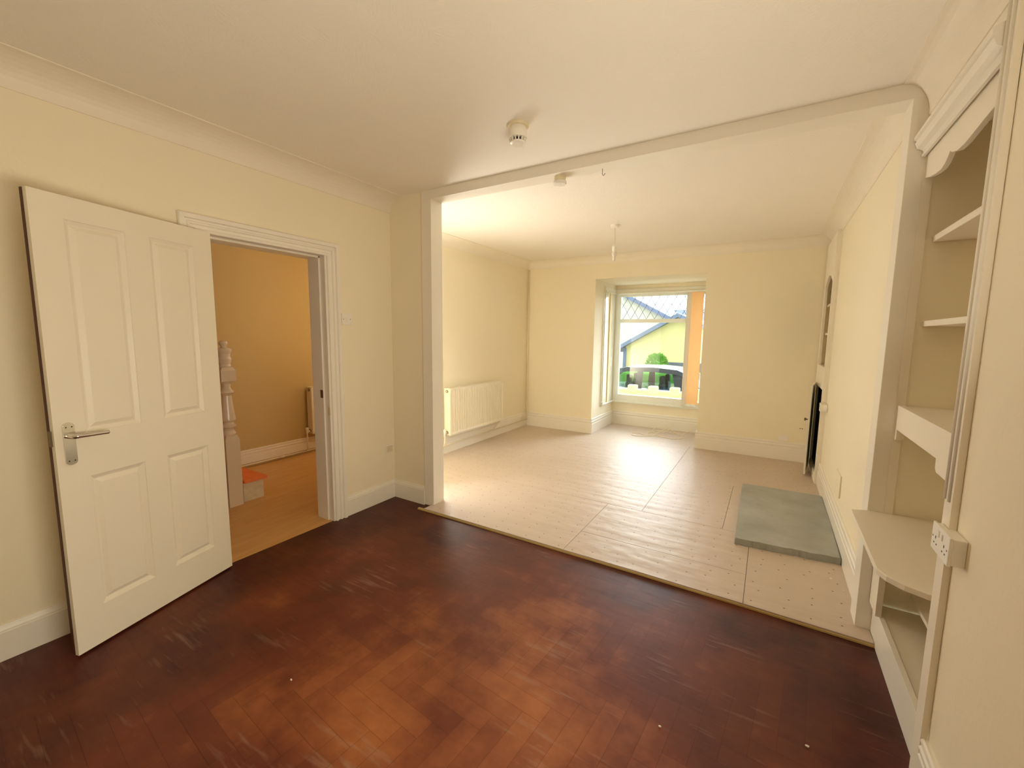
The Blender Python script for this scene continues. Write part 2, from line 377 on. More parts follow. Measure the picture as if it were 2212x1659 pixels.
# right hand walls
bm = bmesh.new()
box(bm, XR, .9, -1.9, 1.7315, -.1, ZC)                       # near wall
box(bm, .90, 1.0, 1.72, YP1, -.1, ZC)                      # back of the alcove
struct(finish('wall_right', bm, CREAM), 'cream right wall of the near room')
struct(boxes('wall_right', [(.5135, .90, 1.74, YP0, 2.33, ZC)], WHITE2), 'wall above the alcove shelving')
struct(boxes('wall_alcove', [(.545, .90, YP0+.001, YP1-.001, -.1, ZC)], CREAM))
struct(boxes('wall_chimney', [(XB, .9, YP1, 5.0, -.1, ZC)], CREAM), 'cream chimney breast of the far room')
struct(boxes('wall_right', [(.86, 1.0, 5.0, 6.1, -.1, ZC)], CREAM), 'back of the far alcove')
# rear wall behind the camera
struct(boxes('wall_back', [(XL-.2, .6, -1.9, -1.72, -.1, ZC)], CREAM))
# ceilings
struct(boxes('ceiling', [(-3.0, .95, -1.9, YP0+.02, ZC, ZC+.15)], CEIL), 'textured ceiling of the near room')
struct(boxes('ceiling', [(XL2-.2, 1.0, YP0+.02, YW+.01, ZC, ZC+.15)], CEIL), 'textured ceiling of the far room')
# hall shell
struct(boxes('wall_hall', [(-4.86, -4.70, -.7, 4.3, -.1, ZC), (-4.7, -2.95, -.7, -.6, -.1, ZC), (-4.7, XL2-.17, 4.2, 4.3, -.1, ZC), (XL2-.171, XL2-.169, YP1, 4.2, -.1, ZC)], HALLP))
struct(boxes('ceiling', [(-4.86, -3.001, -.7, 2.602, ZC, ZC+.15), (-4.86, XL2-.201, 2.602, 4.3, ZC, ZC+.15)], CEIL), 'hall ceiling')
# casing of the wide opening: nib post, lintel, right post
bm = bmesh.new()
box(bm, NIB-.10, NIB, YP0-.010, YP1+.008, .006, ZS)
struct(finish('trim_3', bm, WHITE, bevel=.002), 'white painted left post of the opening')
struct(boxes('trim_4', [(NIB-.10, JAMB+.06, YP0-.010, YP1+.008, ZS, ZC)], WHITE, bevel=.002), 'white painted lintel of the opening')
struct(boxes('trim_5', [(JAMB, .5445, YP0-.010, YP1+.008, .012, ZS+.002), (.512, .5445, YP0-.010, YP0+.01, ZS, ZC)], WHITE, bevel=.002), 'white painted right post of the opening')

# ------------------------------------------------------------------ cornices, skirtings
def cove(dx, dz, n=8):
    pts = [(0, ZC), (0, ZC-dz), (.006, ZC-dz)]
    for i in range(n+1):
        a = PI/2*i/n
        pts.append((.006+(dx-.006)*(1-math.cos(a)), ZC-dz+.006+(dz-.010)*math.sin(a)))
    pts.append((dx, ZC)); return pts
bm = bmesh.new(); sweep(bm, [(XL, -1.72), (XL, YP0)], cove(.15, .115), -1)
struct(finish('trim_6', bm, WHITE2, smooth=False), 'coving of the near room, left')
bm = bmesh.new(); sweep(bm, [(XR, -1.72), (XR, YP0-.01)], cove(.10, .15), 1)
struct(finish('trim_7', bm, WHITE2), 'coving of the near room, right')
bm = bmesh.new(); sweep(bm, [(XL2, YP1), (XL2, YW), (XB, YW)], cove(.12, .107), -1)
struct(finish('trim_8', bm, WHITE2), 'coving of the far room, left')
bm = bmesh.new(); sweep(bm, [(XB, YP1), (XB, YW)], cove(.13, .115), 1)
struct(finish('trim_9', bm, WHITE2), 'coving of the far room, right')

def skirt(h, t=.016, z0=0.0, style=0):
    if style == 0:   # plain with sloped moulded top
        return [(0, z0), (t, z0), (t, h*.80), (t-.003, h*.82), (t-.003, h*.86), (t-.008, h*.93), (t-.011, h), (0, h)]
    return [(0, z0), (t, z0), (t, h*.66), (t-.004, h*.68), (t-.004, h*.76), (t, h*.79), (t, h*.82), (t-.006, h*.85), (t-.006, h*.91), (t-.002, h*.94), (t-.004, h*.98), (t-.010, h), (0, h)]
AY0, AY1, AZ = 1.086, 2.067, 2.069      # architrave outer edges
def base(name, path, prof, side, label=None, m=WHITE):
    bm = bmesh.new(); sweep(bm, path, prof, side); return struct(finish(name, bm, m), label)
base('baseboard_left', [(XL, -1.72), (XL, AY0)], skirt(.158), -1)
base('baseboard_left', [(XL, AY1-.03), (XL, YP0), (NIB-.10, YP0)], skirt(.158), -1, 'white baseboard between doorway and opening')
base('baseboard_right', [(XR, -1.72), (XR, 1.731)], skirt(.172, .020, 0, 1), 1)
base('baseboard_left', [(XL2, YP1), (XL2, YW), (BX0, YW), (BX0, YB), (BX1, YB)], skirt(.237, .020, F2, 1), -1, 'tall moulded baseboard of the far room')
base('baseboard_front', [(BX1, 6.3), (BX1, YW), (.455, YW)], skirt(.237, .020, F2, 1), 1 if False else -1)
base('baseboard_chimney', [(XB, YP1+.01), (XB, 5.0)], skirt(.235, .020, F2, 1), 1)
base('baseboard_hall', [(-4.70, -.6), (-4.70, 4.2)], skirt(.19, .020, .045, 1), -1)

# ------------------------------------------------------------------ doorway and door
d1 = struct(empty('door_1', (-2.7345, 1.2124, 0), 0), 'open white four-panel door and its frame')
def local(o):  # keep world placement under a parent empty without rotation
    o.location = -Vector(o.parent.location); return o
arch = [(0, .0), (0, .016), (.004, .020), (.014, .021), (.019, .010), (.032, .010), (.036, .020), (.044, .022), (.048, .013), (.056, .014), (.060, .027), (.078, .030), (.083, .024), (.083, 0)]
bm = bmesh.new()
IY0, IY1, IZ = AY0+.083, AY1-.083-.0, AZ-.080
IY1 = 1.972; 
w = AY1-IY1
prof = [(d*w/.083, h) for d, h in arch]
sweep(bm, [(IY0, .0), (IY0, IZ), (IY1, IZ), (IY1, .0)], prof, 1, place=lambda a, b, h: (XL+h, a, b))
local(finish('architrave', bm, WHITE, d1))
bm = bmesh.new()
box(bm, -2.955, XL+.006, IY1-.016, IY1+.02, 0, IZ+.02); box(bm, -2.955, XL+.006, DY0-.036, DY0, 0, IZ+.02); box(bm, -2.955, XL+.006, DY0, IY1, IZ, IZ+.024)
box(bm, -2.955, -2.83, IY1-.028, IY1-.015, 0, IZ); box(bm, -2.955, -2.83, DY0-.001, DY0+.012, 0, IZ); box(bm, -2.955, -2.83, DY0, IY1, IZ-.012, IZ+.001)
local(finish('door_frame', bm, WHITE, d1, bevel=.0015))
local(boxes('strike_plate', [(-2.862, -2.832, IY1-.030, IY1-.0145, .955, 1.015)], BRASS, d1))
local(boxes('keep', [(-2.795, -2.770, IY1-.019, IY1-.0145, .83, .89)], PLASTY, d1))
leaf_e = empty('door_leaf', (0, 0, 0)); leaf_e.parent = d1; leaf_e.rotation_euler = (0, 0, 0)
ANG = .2993
du = Vector((math.sin(ANG), -math.cos(ANG), 0)); dn = Vector((math.cos(ANG), math.sin(ANG), 0))
LX = Matrix((du, dn, Vector((0, 0, 1)))).transposed().to_4x4()    # local: x along leaf, y out of face, z up
leaf_e.matrix_local = LX
def leaf():
    bm = bmesh.new(); Wd, Z0, Z1, T = .766, .012, 1.992, .035
    cols = [(.104, .326), (.433, .658)]; rows = [(.190, .796), (.992, 1.896)]
    xs = [0, .104, .326, .433, .658, Wd]; zs = [Z0, .190, .796, .992, 1.896, Z1]
    pan = [(c, r) for c in cols for r in rows]
    for i in range(5):
        for j in range(5):
            if (xs[i], xs[i+1]) in cols and (zs[j], zs[j+1]) in rows: continue
            bm.faces.new([bm.verts.new(p) for p in ((xs[i], 0, zs[j]), (xs[i+1], 0, zs[j]), (xs[i+1], 0, zs[j+1]), (xs[i], 0, zs[j+1]))])
    for (a, b), (c, d) in pan:
        st = [(0, 0), (.002, -.003), (.018, -.012), (.021, -.012), (.038, -.003), (.040, -.0025)]
        prev = None
        for off, dep in st:
            ring = [bm.verts.new(p) for p in ((a+off, dep, c+off), (b-off, dep, c+off), (b-off, dep, d-off), (a+off, dep, d-off))]
            if prev:
                for k in range(4): bm.faces.new((prev[k], prev[(k+1) % 4], ring[(k+1) % 4], ring[k]))
            prev = ring
        bm.faces.new(prev)
    # back and rim
    v = [bm.verts.new(p) for p in ((0, 0, Z0), (Wd, 0, Z0), (Wd, 0, Z1), (0, 0, Z1), (0, -T, Z0), (Wd, -T, Z0), (Wd, -T, Z1), (0, -T, Z1))]
    for f in ((4, 5, 6, 7), (0, 1, 5, 4), (3, 2, 6, 7), (0, 3, 7, 4), (1, 2, 6, 5)): bm.faces.new([v[i] for i in f])
    bmesh.ops.remove_doubles(bm, verts=bm.verts, dist=1e-5)
    return bm
finish('leaf_panel', leaf(), DOORP, leaf_e)
boxes('edge_strip', [(.7655, .7682, -.034, -.020, .014, 1.990)], EDGE, leaf_e)['label'] = 'dark brown strip of the closing edge'
bm = bmesh.new()    # handle: long rounded back plate, boss, bent lever
def plate(zc, hw, hh, n=10):
    pts = []
    for k in range(n+1): a = PI*k/n; pts.append((hw*math.cos(a), zc+hh-hw*.8+hw*.8*math.sin(a)))
    for k in range(n+1): a = PI+PI*k/n; pts.append((hw*math.cos(a), zc-hh+hw*.8+hw*.8*math.sin(a)))
    return pts
prism(bm, [(.719+x, z) for x, z in plate(.958, .020, .092)], .0003, .008, 'y')
for dx, dz in ((-.010, .072), (.010, .072), (-.010, -.074), (.010, -.074)):
    lathe(bm, [(.0028, .008), (.0028, .0085)], (.719+dx, 0, .958+dz), 10, 'y', 1)
hnd = finish('door_handle', bm, [CHROME, DARK], leaf_e, bevel=.0012)
hnd['label'] = 'chrome lever handle on a long rounded back plate'
bm = bmesh.new()
tube(bm, smoothpath([(.722, .006, .992), (.722, .030, .992), (.716, .045, .992), (.690, .050, .991), (.64, .050, .989), (.604, .049, .987)], 5), [.011]*4+[.0105]*8+[.009]*14, 14)
finish('lever', bm, CHROME, leaf_e, smooth=True)
boxes('latch', [(.766, .772, -.024, -.012, .955, 1.02)], BRASS, leaf_e)
# hinges on the frame
for z in (.25, 1.02, 1.78):
    bm = bmesh.new(); lathe(bm, [(.006, z-.045), (.006, z+.045)], (-2.752, DY0-.002, 0), 10)
    local(finish('hinge', bm, CHROME, d1))

# light switch by the architrave
def plate_obj(name, w, h, t, rockers, label, cat, loc, face, extra=None):
    """face 'x+' faces +x. built in local (u across, v up) coordinates"""
    root = empty(name, loc, {'x+': -PI/2*-1, 'y-': 0, 'x-': -PI/2}[face]); tag(root, label, cat)
    # local: plate in xz plane, outward -y
    bm = bmesh.new(); box(bm, -w/2, w/2, -t, 0, -h/2, h/2)
    finish('face_plate', bm, PLAST, root, bevel=.003)
    return root
sw = plate_obj('light_switch', .086, .086, .009, 1, 'cream square light switch on the wall right beside the door architrave', 'light switch', (XL, 2.128, 1.545), 'x+')
boxes('rocker', [(-.011, .011, -.0125, -.0085, -.018, .018)], PLAST, sw, bevel=.002)
for dx in (-.030, .030): 
    bm = bmesh.new(); lathe(bm, [(.0035, -.0095), (.0035, -.0088)], (dx, 0, 0), 10, 'y'); finish('screw', bm, BRASS, sw)
# blanked pale plate low on the wall
bk = plate_obj('blank_plate', .090, .075, .006, 0, 'small cream blanking plate low on the cream wall by the corner', 'wall plate', (XL, 2.568, .445), 'x+')
bk.location = (XL, 2.525, .445)
boxes('cover', [(-.030, .030, -.010, -.006, -.026, .026)], PLASTY, bk, bevel=.003)

# ------------------------------------------------------------------ hall: stairs, newel, radiator
def square_newel():
    bm = bmesh.new(); cx, cy2 = -3.752, 1.705; h = .054
    def sq(z0, z1, a, b):
        r0 = [bm.verts.new((cx+sx*a, cy2+sy_*a, z0)) for sx, sy_ in ((-1,-1),(1,-1),(1,1),(-1,1))]
        r1 = [bm.verts.new((cx+sx*b, cy2+sy_*b, z1)) for sx, sy_ in ((-1,-1),(1,-1),(1,1),(-1,1))]
        for i in range(4): bm.faces.new((r0[i], r0[(i+1)%4], r1[(i+1)%4], r1[i]))
        bm.faces.new(r0[::-1]); bm.faces.new(r1)
    sq(.001, .560, h, h); sq(.560, .600, h, .040)
    prof = [(.044, .590), (.050, .600), (.053, .612), (.046, .625), (.038, .640), (.040, .655), (.055, .668), (.056, .680), (.042, .692), (.036, .705),
            (.050, .716), (.055, .728), (.054, .74), (.046, .80), (.038, .88), (.035, .925), (.042, .938), (.052, .950), (.050, .962), (.036, .975), (.031, .995), (.034, 1.02), (.052, 1.05)]
    lathe(bm, prof, (cx, cy2, 0), 28)
    sq(1.045, 1.13, .056, .056); sq(1.13, 1.155, .056, .040)
    prof = [(.040, 1.15), (.046, 1.165), (.040, 1.180), (.046, 1.20), (.050, 1.222), (.042, 1.24), (.044, 1.262), (.054, 1.285), (.056, 1.30), (.046, 1.308), (.022, 1.315), (.018, 1.322), (.026, 1.332), (.031, 1.348), (.026, 1.362), (.012, 1.370), (.001, 1.371)]
    lathe(bm, prof, (cx, cy2, 0), 28)
    return bm
nw = finish('newel_post', square_newel(), mat('cream_gloss_newel', (.74, .62, .46), .25, .5)); tag(nw, 'cream painted turned newel post with ball finial in the hallway', 'newel post')
st = tag(empty('staircase', (-4.2, 1.9, 0)), 'bottom of the stairs with worn orange carpet underlay behind the newel post', 'staircase')
ORG = mat('orange_underlay', (.85, .24, .08), .85, .2, bump=(90, .5, .006), var=(20, .15))
RISER = mat('chipped_cream_riser', (.70, .62, .42), .5, .3, var=(25, .2))
for k in range(5):
    y1 = 1.965 - k*.235; z1 = .195*(k+1)
    xa = -3.70 if k == 0 else -3.815
    if k: local(boxes('tread', [(-4.645, xa, y1-.26, y1, z1-.028, z1)], ORG, st, bevel=.006))
    else: local(boxes('tread', [(-4.645, -3.81, y1-.26, y1, z1-.028, z1), (-3.812, xa, 1.775, y1, z1-.028, z1)], ORG, st, bevel=.006))
    local(boxes('riser', [(-4.645, xa-.045, y1-.045, y1-.025, z1-.195, z1-.028)] + ([(-3.745, -3.735, 1.78, y1-.025, .001, z1-.028), (-3.790, -3.738, y1-.055, y1-.018, .001, z1-.028)] if k == 0 else []), RISER, st))
hr_s = .565
def radiator(name, label, x_wall, y0, y1, z0, z1, xf, xb, n, mirror=False, valve_y=None):
    root = tag(empty(name, (x_wall, (y0+y1)/2, z0)), label, 'radiator')
    cx = lambda o: local(o)
    # corrugated front panel facing +x
    bm = bmesh.new(); zt, zb = z1-.035, z0+.035
    ys = []; L = y1-y0
    e = .020; pitch = (L-2*e)/n
    prof = [(y0, xf-.006), (y0+.006, xf), (y0+e, xf)]
    for i in range(n):
        a = y0+e+i*pitch
        prof += [(a+pitch*.42, xf), (a+pitch*.54, xf-.011), (a+pitch*.88, xf-.011), (a+pitch, xf)]
    prof += [(y1-.006, xf), (y1, xf-.006)]
    flat = [(y, xf if x > xf-.009 else xf-.0) for y, x in prof]
    rows = [(z0, 0), (zb-.015, 0), (zb+.012, 1), (zt-.012, 1), (zt+.015, 0), (z1, 0)]
    grid = []
    for z, k in rows:
        grid.append([bm.verts.new(((x if k or abs(x-(xf-.006)) < 1e-6 else max(x, xf-.0) if x > xf-.009 else xf), y, z)) for y, x in prof])
    for a, b in zip(grid[:-1], grid[1:]):
        for i in range(len(prof)-1): bm.faces.new((a[i], a[i+1], b[i+1], b[i]))
    bk = xf-.016
    v = [bm.verts.new(p) for p in ((bk, y0, z0), (bk, y1, z0), (bk, y1, z1), (bk, y0, z1))]; bm.faces.new(v)
    for (i, j) in ((0, 1), (2, 3)):
        g = grid[0] if i == 0 else grid[-1]
        bm.faces.new([v[0], *g, v[1]] if i == 0 else [v[3], *g, v[2]])
    bm.faces.new([v[0], v[3]] + [g[0] for g in grid[::-1]]); bm.faces.new([v[1], v[2]] + [g[-1] for g in grid[::-1]])
    cx(finish('front_panel', bm, RADP, root))
    cx(boxes('back_panel', [(xb, xb+.014, y0, y1, z0, z1)], RADP, root, bevel=.003))
    cx(boxes('side_panel', [(xb+.014, bk, y0+.001, y0+.008, z0+.004, z1-.004)], RADP, root)); cx(boxes('side_panel', [(xb+.014, bk, y1-.008, y1-.001, z0+.004, z1-.004)], RADP, root))
    bm = bmesh.new(); box(bm, xb+.010, xf-.012, y0+.002, y1-.002, z1-.006, z1)
    cx(finish('top_grille', bm, RADP, root))
    xm = (xf+xb)/2
    for z in (z1-.035, z0+.035):
        bm = bmesh.new(); lathe(bm, [(.017, y0-.006), (.017, y0+.003)], (xm, 0, z), 18, 'y', 0); lathe(bm, [(.009, y0-.0075), (.009, y0-.005)], (xm, 0, z), 14, 'y', 1)
        cx(finish('end_cap', bm, [BRASS, PLASTY], root))
    # left valve
    bm = bmesh.new(); zv = z0+.030
    lathe(bm, [(.011, y0-.038), (.011, y0-.004)], (xm-.004, 0, zv), 12, 'y'); lathe(bm, [(.013, zv-.02), (.013, zv+.012), (.017, zv+.016), (.017, zv+.040), (.012, zv+.048)], (xm-.004, y0-.040, 0), 14)
    cx(finish('valve', bm, PLAST, root, smooth=False))
    return root, xm, zv
rad, rxm, rzv = radiator('radiator', 'white ribbed panel radiator on the far room wall beyond the opening', XL2, 3.795, 4.95, .252, .812, -3.150, -3.238, 33)
bm = bmesh.new()
tube(bm, smoothpath([(rxm-.004, 3.755, rzv-.02), (rxm-.004, 3.755, .17), (rxm-.02, 3.76, .14), (-3.222, 3.78, .125), (-3.222, 3.9, .125)], 6), .0075, 10)
local(finish('valve_tail', bm, PIPE, rad, smooth=True))
# pipe run on the skirting and up the corner
bm = bmesh.new()
tube(bm, [(-3.222, 2.75, .125), (-3.222, 5.765, .125)], .0075, 10)
tube(bm, smoothpath([(-3.195, 4.93, .240), (-3.195, 4.93, .225), (-3.205, 4.90, .20), (-3.222, 4.86, .150), (-3.222, 4.84, .125)], 6), .0075, 10)
o = tag(finish('heating_pipe', bm, PIPE, smooth=True), 'thin white heating pipe along the skirting below the ribbed radiator', 'pipe')
bm = bmesh.new()
tube(bm, smoothpath([(-3.222, 5.62, .165), (-3.222, 5.74, .165), (-3.228, 5.775, .19), (-3.232, 5.782, .25), (-3.235, 5.785, .40)], 6)+[Vector((-3.235, 5.785, 2.43))], .0095, 10)
o = tag(finish('corner_pipe', bm, PIPE, smooth=True), 'cream painted pipe rising up the far left corner of the room', 'pipe')
for z in (.36, 1.4):
    bm = bmesh.new(); lathe(bm, [(.014, z-.012), (.014, z+.012)], (-3.237, 5.787, 0), 14); finish('pipe_clip', bm, PIPE, None).parent = o
hrad, hxm, hzv = radiator('radiator', 'cream radiator seen end-on in the hallway through the door', -4.70, 2.985, 3.95, .245, .805, -4.575, -4.668, 24)
bm = bmesh.new(); tube(bm, [(hxm-.004, 2.945, hzv-.02), (hxm-.004, 2.945, .06), (-4.66, 2.945, .04)], .0075, 10); local(finish('valve_tail', bm, PIPE, hrad, smooth=True))
bm = bmesh.new(); tube(bm, [(-4.668, -.5, .034), (-4.668, 4.1, .034)], .008, 10)
for y in (1.2, 2.65): lathe(bm, [(.012, y-.03), (.012, y+.03)], (-4.668, 0, .034), 12, 'y')
tag(finish('hall_pipe', bm, PIPE, smooth=True), 'thin painted pipe running under the hallway skirting', 'pipe')

# ------------------------------------------------------------------ ceiling fittings
sa = tag(empty('smoke_alarm', (-1.225, 2.045, ZC)), 'white smoke alarm with dark vent slots on the near ceiling', 'smoke alarm')
bm = bmesh.new(); lathe(bm, [(.060, 0), (.060, -.006), (.056, -.012), (.040, -.014)], (0, 0, 0), 36); finish('base_plate', bm, PLASTY, sa, smooth=False)
bm = bmesh.new(); lathe(bm, [(.043, -.012), (.050, -.036), (.0505, -.070)], (0, 0, 0), 36); finish('housing', bm, PLAST, sa)
bm = bmesh.new(); lathe(bm, [(.034, -.070), (.034, -.088)], (0, 0, 0), 24); finish('vent_core', bm, DARK, sa)
bm = bmesh.new()
for i in range(14):
    a = 2*PI*i/14; c, s = math.cos(a), math.sin(a)
    q = [bm.verts.new((c*r_ - s*t, s*r_ + c*t, z)) for r_, t, z in ((.047, -.0035, -.069), (.047, .0035, -.069), (.040, .003, -.089), (.040, -.003, -.089), (.036, -.0035, -.069), (.036, .0035, -.069), (.030, .003, -.089), (.030, -.003, -.089))]
    for f in ((0,1,2,3), (4,5,6,7), (0,1,5,4), (1,2,6,5), (2,3,7,6), (3,0,4,7)): bm.faces.new([q[k] for k in f])
finish('vent_fin', bm, PLAST, sa)
bm = bmesh.new(); lathe(bm, [(.042, -.087), (.041, -.094), (.030, -.099), (.012, -.1005)], (0, 0, 0), 32); finish('cap', bm, PLAST, sa)
sb = tag(empty('smoke_alarm', (-1.255, 2.640, ZS)), 'small plain white smoke alarm under the lintel of the opening', 'smoke alarm')
bm = bmesh.new(); lathe(bm, [(.038, 0), (.037, -.030)], (0, 0, 0), 32); finish('base_plate', bm, PLASTY, sb)
bm = bmesh.new(); lathe(bm, [(.039, -.030), (.043, -.034), (.044, -.046), (.040, -.052), (.030, -.054)], (0, 0, 0), 32); finish('cap', bm, PLAST, sb)
bm = bmesh.new(); lathe(bm, [(.004, -.054), (.004, -.0555)], (.012, -.01, 0), 12); finish('test_button', bm, PLASTY, sb)
bm = bmesh.new(); tube(bm, smoothpath([(-.972, 2.655, ZS+.001), (-.972, 2.655, ZS-.022), (-.972, 2.655, ZS-.030), (-.966, 2.655, ZS-.040), (-.958, 2.655, ZS-.036), (-.956, 2.655, ZS-.028)], 5), .0018, 8)
tag(finish('cup_hook', bm, BRASS, smooth=True), 'tiny metal cup hook screwed under the white lintel', 'hook')
pd = tag(empty('pendant_light', (-1.412, 4.273, ZC)), 'bare bulb pendant light hanging from the far room ceiling', 'pendant light')
bm = bmesh.new(); lathe(bm, [(.044, 0), (.043, -.018), (.030, -.026), (.008, -.028)], (0, 0, 0), 28); finish('ceiling_rose', bm, PLAST, pd)
bm = bmesh.new(); tube(bm, [(0, 0, -.025), (0, 0, -.205)], .0035, 8); finish('flex', bm, PLASTY, pd, smooth=True)
bm = bmesh.new(); lathe(bm, [(.006, -.195), (.016, -.208), (.019, -.215), (.019, -.252), (.015, -.254), (.015, -.262)], (0, 0, 0), 20); finish('lamp_holder', bm, PLAST, pd)
bm = bmesh.new(); lathe(bm, [(.014, -.260), (.020, -.272), (.025, -.288), (.023, -.300), (.014, -.306), (.012, -.345), (.009, -.352)], (0, 0, 0), 20); finish('bulb', bm, mat('frosted_bulb', (.75, .72, .66), .25, .5), pd, smooth=True)

# ------------------------------------------------------------------ bay window
w1 = struct(empty('window_1', (-1.45, 6.74, .40)), 'white bay window with leaded top lights')
def fr(bm, x0, x1, z0, z1, y0, y1, s, b=None, t=None):
    b = s if b is None else b; t = s if t is None else t
    box(bm, x0, x0+s, y0, y1, z0, z1); box(bm, x1-s, x1, y0, y1, z0, z1); box(bm, x0+s, x1-s, y0, y1, z0, z0+b); box(bm, x0+s, x1-s, y0, y1, z1-t, z1)
bm = bmesh.new()
YF0, YF1 = 6.735, 6.79
fr(bm, BX0+.004, -.742, .402, 2.122, YF0, YF1+.03, .026, .03, .03)         # outer frame
box(bm, -1.075, -1.040, YF0-.006, YF1+.03, .42, 2.10)                       # mullion
box(bm, -2.146, -2.076, YF0-.004, YF1, .43, 2.094); box(bm, -1.10, -1.0752, YF0-.004, YF1, .43, 2.094)   # left light sash
box(bm, -2.076, -1.10, YF0-.004, YF1, .43, .508); box(bm, -2.076, -1.10, YF0-.004, YF1, 2.060, 2.094)
box(bm, -2.076, -1.10, YF0-.006, YF1, 1.656, 1.712)                          # transom
fr(bm, -1.040, -.768, .43, 2.094, YF0-.004, YF1, .040, .05, .030)           # right light sash
local(finish('window_frame', bm, PVC, w1, bevel=.002))
for x0, x1, z0, z1 in ((-2.078, -1.098, .506, 1.657), (-2.078, -1.098, 1.71, 2.062), (-1.002, -.806, .478, 2.066)):
    local(boxes('pane', [(x0, x1, 6.762, 6.766, z0, z1)], GLASS, w1))
def lattice(x0, x1, z0, z1, y, dx, dz, ph=0):
    bm = bmesh.new(); k = dz/dx; t = .0028
    def seg(xa, za, xb2, zb2):
        d = Vector((xb2-xa, 0, zb2-za))
        if d.length < .01: return
        n = Vector((-d.z, 0, d.x)).normalized()*t
        vs_ = [bm.verts.new(p) for p in ((xa+n.x, y, za+n.z), (xb2+n.x, y, zb2+n.z), (xb2-n.x, y, zb2-n.z), (xa-n.x, y, za-n.z), (xa+n.x, y+.006, za+n.z), (xb2+n.x, y+.006, zb2+n.z), (xb2-n.x, y+.006, zb2-n.z), (xa-n.x, y+.006, za-n.z))]
        for f in ((0,1,2,3), (4,5,6,7), (0,1,5,4), (1,2,6,5), (2,3,7,6), (3,0,4,7)): bm.faces.new([vs_[i] for i in f])
    n = int((x1-x0+(z1-z0)/k)/dx)+3
    for i in range(-n, n+1):
        for sg in (1, -1):
            xs = x0+ph+i*dx           # at z0
            # z = z0 + sg*k*(x-xs)
            xa, xb2 = x0, x1
            za, zb2 = z0+sg*k*(xa-xs), z0+sg*k*(xb2-xs)
            pts = []
            lo, hi = 0.0, 1.0
            dz_ = zb2-za
            ta, tb = (z0-za)/dz_, (z1-za)/dz_
            lo = max(0, min(ta, tb)); hi = min(1, max(ta, tb))
            if hi > lo: seg(xa+(xb2-xa)*lo, za+dz_*lo, xa+(xb2-xa)*hi, za+dz_*hi)
    return bm
local(finish('leading', lattice(-2.076, -1.10, 1.712, 2.060, 6.756, .122, .215, .03), LEAD, w1))
local(finish('leading', lattice(-1.000, -.808, 1.712, 2.064, 6.756, .122, .215, .06), LEAD, w1))
# side lights in the bay returns
for sx, xo in ((BX0, -1), (BX1, 1)):
    bm = bmesh.new(); xa, xb2 = (sx-.09, sx-.004) if xo < 0 else (sx+.004, sx+.09)
    def fy(y0, y1, z0, z1, s):
        box(bm, xa, xb2, y0, y0+s, z0, z1); box(bm, xa, xb2, y1-s, y1, z0, z1); box(bm, xa, xb2, y0+s, y1-s, z0, z0+s); box(bm, xa, xb2, y0+s, y1-s, z1-s, z1)
    fy(SW0, SW1, SZ0, SZ1, .05); box(bm, xa, xb2, SW0+.05, SW1-.05, 1.66, 1.71)
    xa, xb2 = (sx-.07, sx+.004) if xo < 0 else (sx-.004, sx+.07)
    fy(SW0+.045, SW1-.045, SZ0+.045, SZ1-.045, .055)
    local(finish('window_frame', bm, PVC, w1, bevel=.002))
    xm = sx-.05 if xo < 0 else sx+.05
    local(boxes('pane', [(xm-.002, xm+.002, SW0+.09, SW1-.09, SZ0+.09, SZ1-.09)], GLASS, w1))
local(boxes('window_handle', [(BX0+.004, BX0+.030, 6.545, 6.560, .98, 1.11), (BX0+.004, BX0+.012, 6.540, 6.566, 1.03, 1.09)], PVC, w1, bevel=.003))
# sill nosing and head moulding running round the bay
bm = bmesh.new()
sweep(bm, [(BX0, 6.185), (BX0, YB-.010), (BX1, YB-.010), (BX1, 6.185)], [(0, .378), (.026, .378), (.030, .384), (.030, .398), (.026, .403), (0, .403)], -1)
local(finish('window_sill', bm, PVC, w1))
bm = bmesh.new()
sweep(bm, [(BX0, 6.225), (BX0, YB-.010), (BX1, YB-.010), (BX1, 6.225)], [(0, 2.100), (.018, 2.100), (.024, 2.108), (.020, 2.118), (.012, 2.124), (.012, 2.175), (0, 2.180)], -1)
local(finish('head_moulding', bm, WHITE, w1))
# upright bead and white board lining the left return
local(boxes('reveal_lining', [(BX0+.0005, BX0+.007, 6.175, 6.192, .385, 2.20)], WHITE, w1))

# vertical blinds: stacked slats
def stack(name, label, mat_, pts, z0, z1, wslat, ang, parent=None, th=.0022):
    root = tag(empty(name, (pts[0][0], pts[0][1], z0)), label, 'vertical blind')
    for x, y in pts:
        bm = bmesh.new()
        c, s = math.cos(ang), math.sin(ang)
        n = 6
        P = []
        for i in range(n+1):
            u = (i/n-.5)*wslat; bow = .006*(1-(2*i/n-1)**2)
            P.append((x+c*u-s*bow, y+s*u+c*bow))
        poly = P+[(px-s*th, py+c*th) for px, py in P[::-1]]
        prism(bm, poly, z0, z1)
        local(finish('slat', bm, mat_, root))
    return root
bs = stack('vertical_blind', 'apricot fabric vertical blind slats stacked at the right of the bay window', BLIND,
      [(-.944+.005*math.sin(i*2.1), 6.640+.011*i) for i in range(7)], .452, 2.085, .148, .03)
local(boxes('bottom_weight', [(-1.010, -.955, 6.637, 6.65, .425, .458)], PVC, bs)); local(boxes('bottom_weight', [(-.945, -.885, 6.645, 6.66, .425, .460)], PVC, bs))
local(boxes('head_rail', [(-2.10, -.76, 6.66, 6.70, 2.088, 2.112)], PVC, bs))
bs2 = stack('vertical_blind', 'yellow fabric blind slats stacked in the left return of the bay', BLINDY,
      [(-2.105+.010*i, 6.262+.055*i) for i in range(2)], .425, 2.085, .089, 1.50)
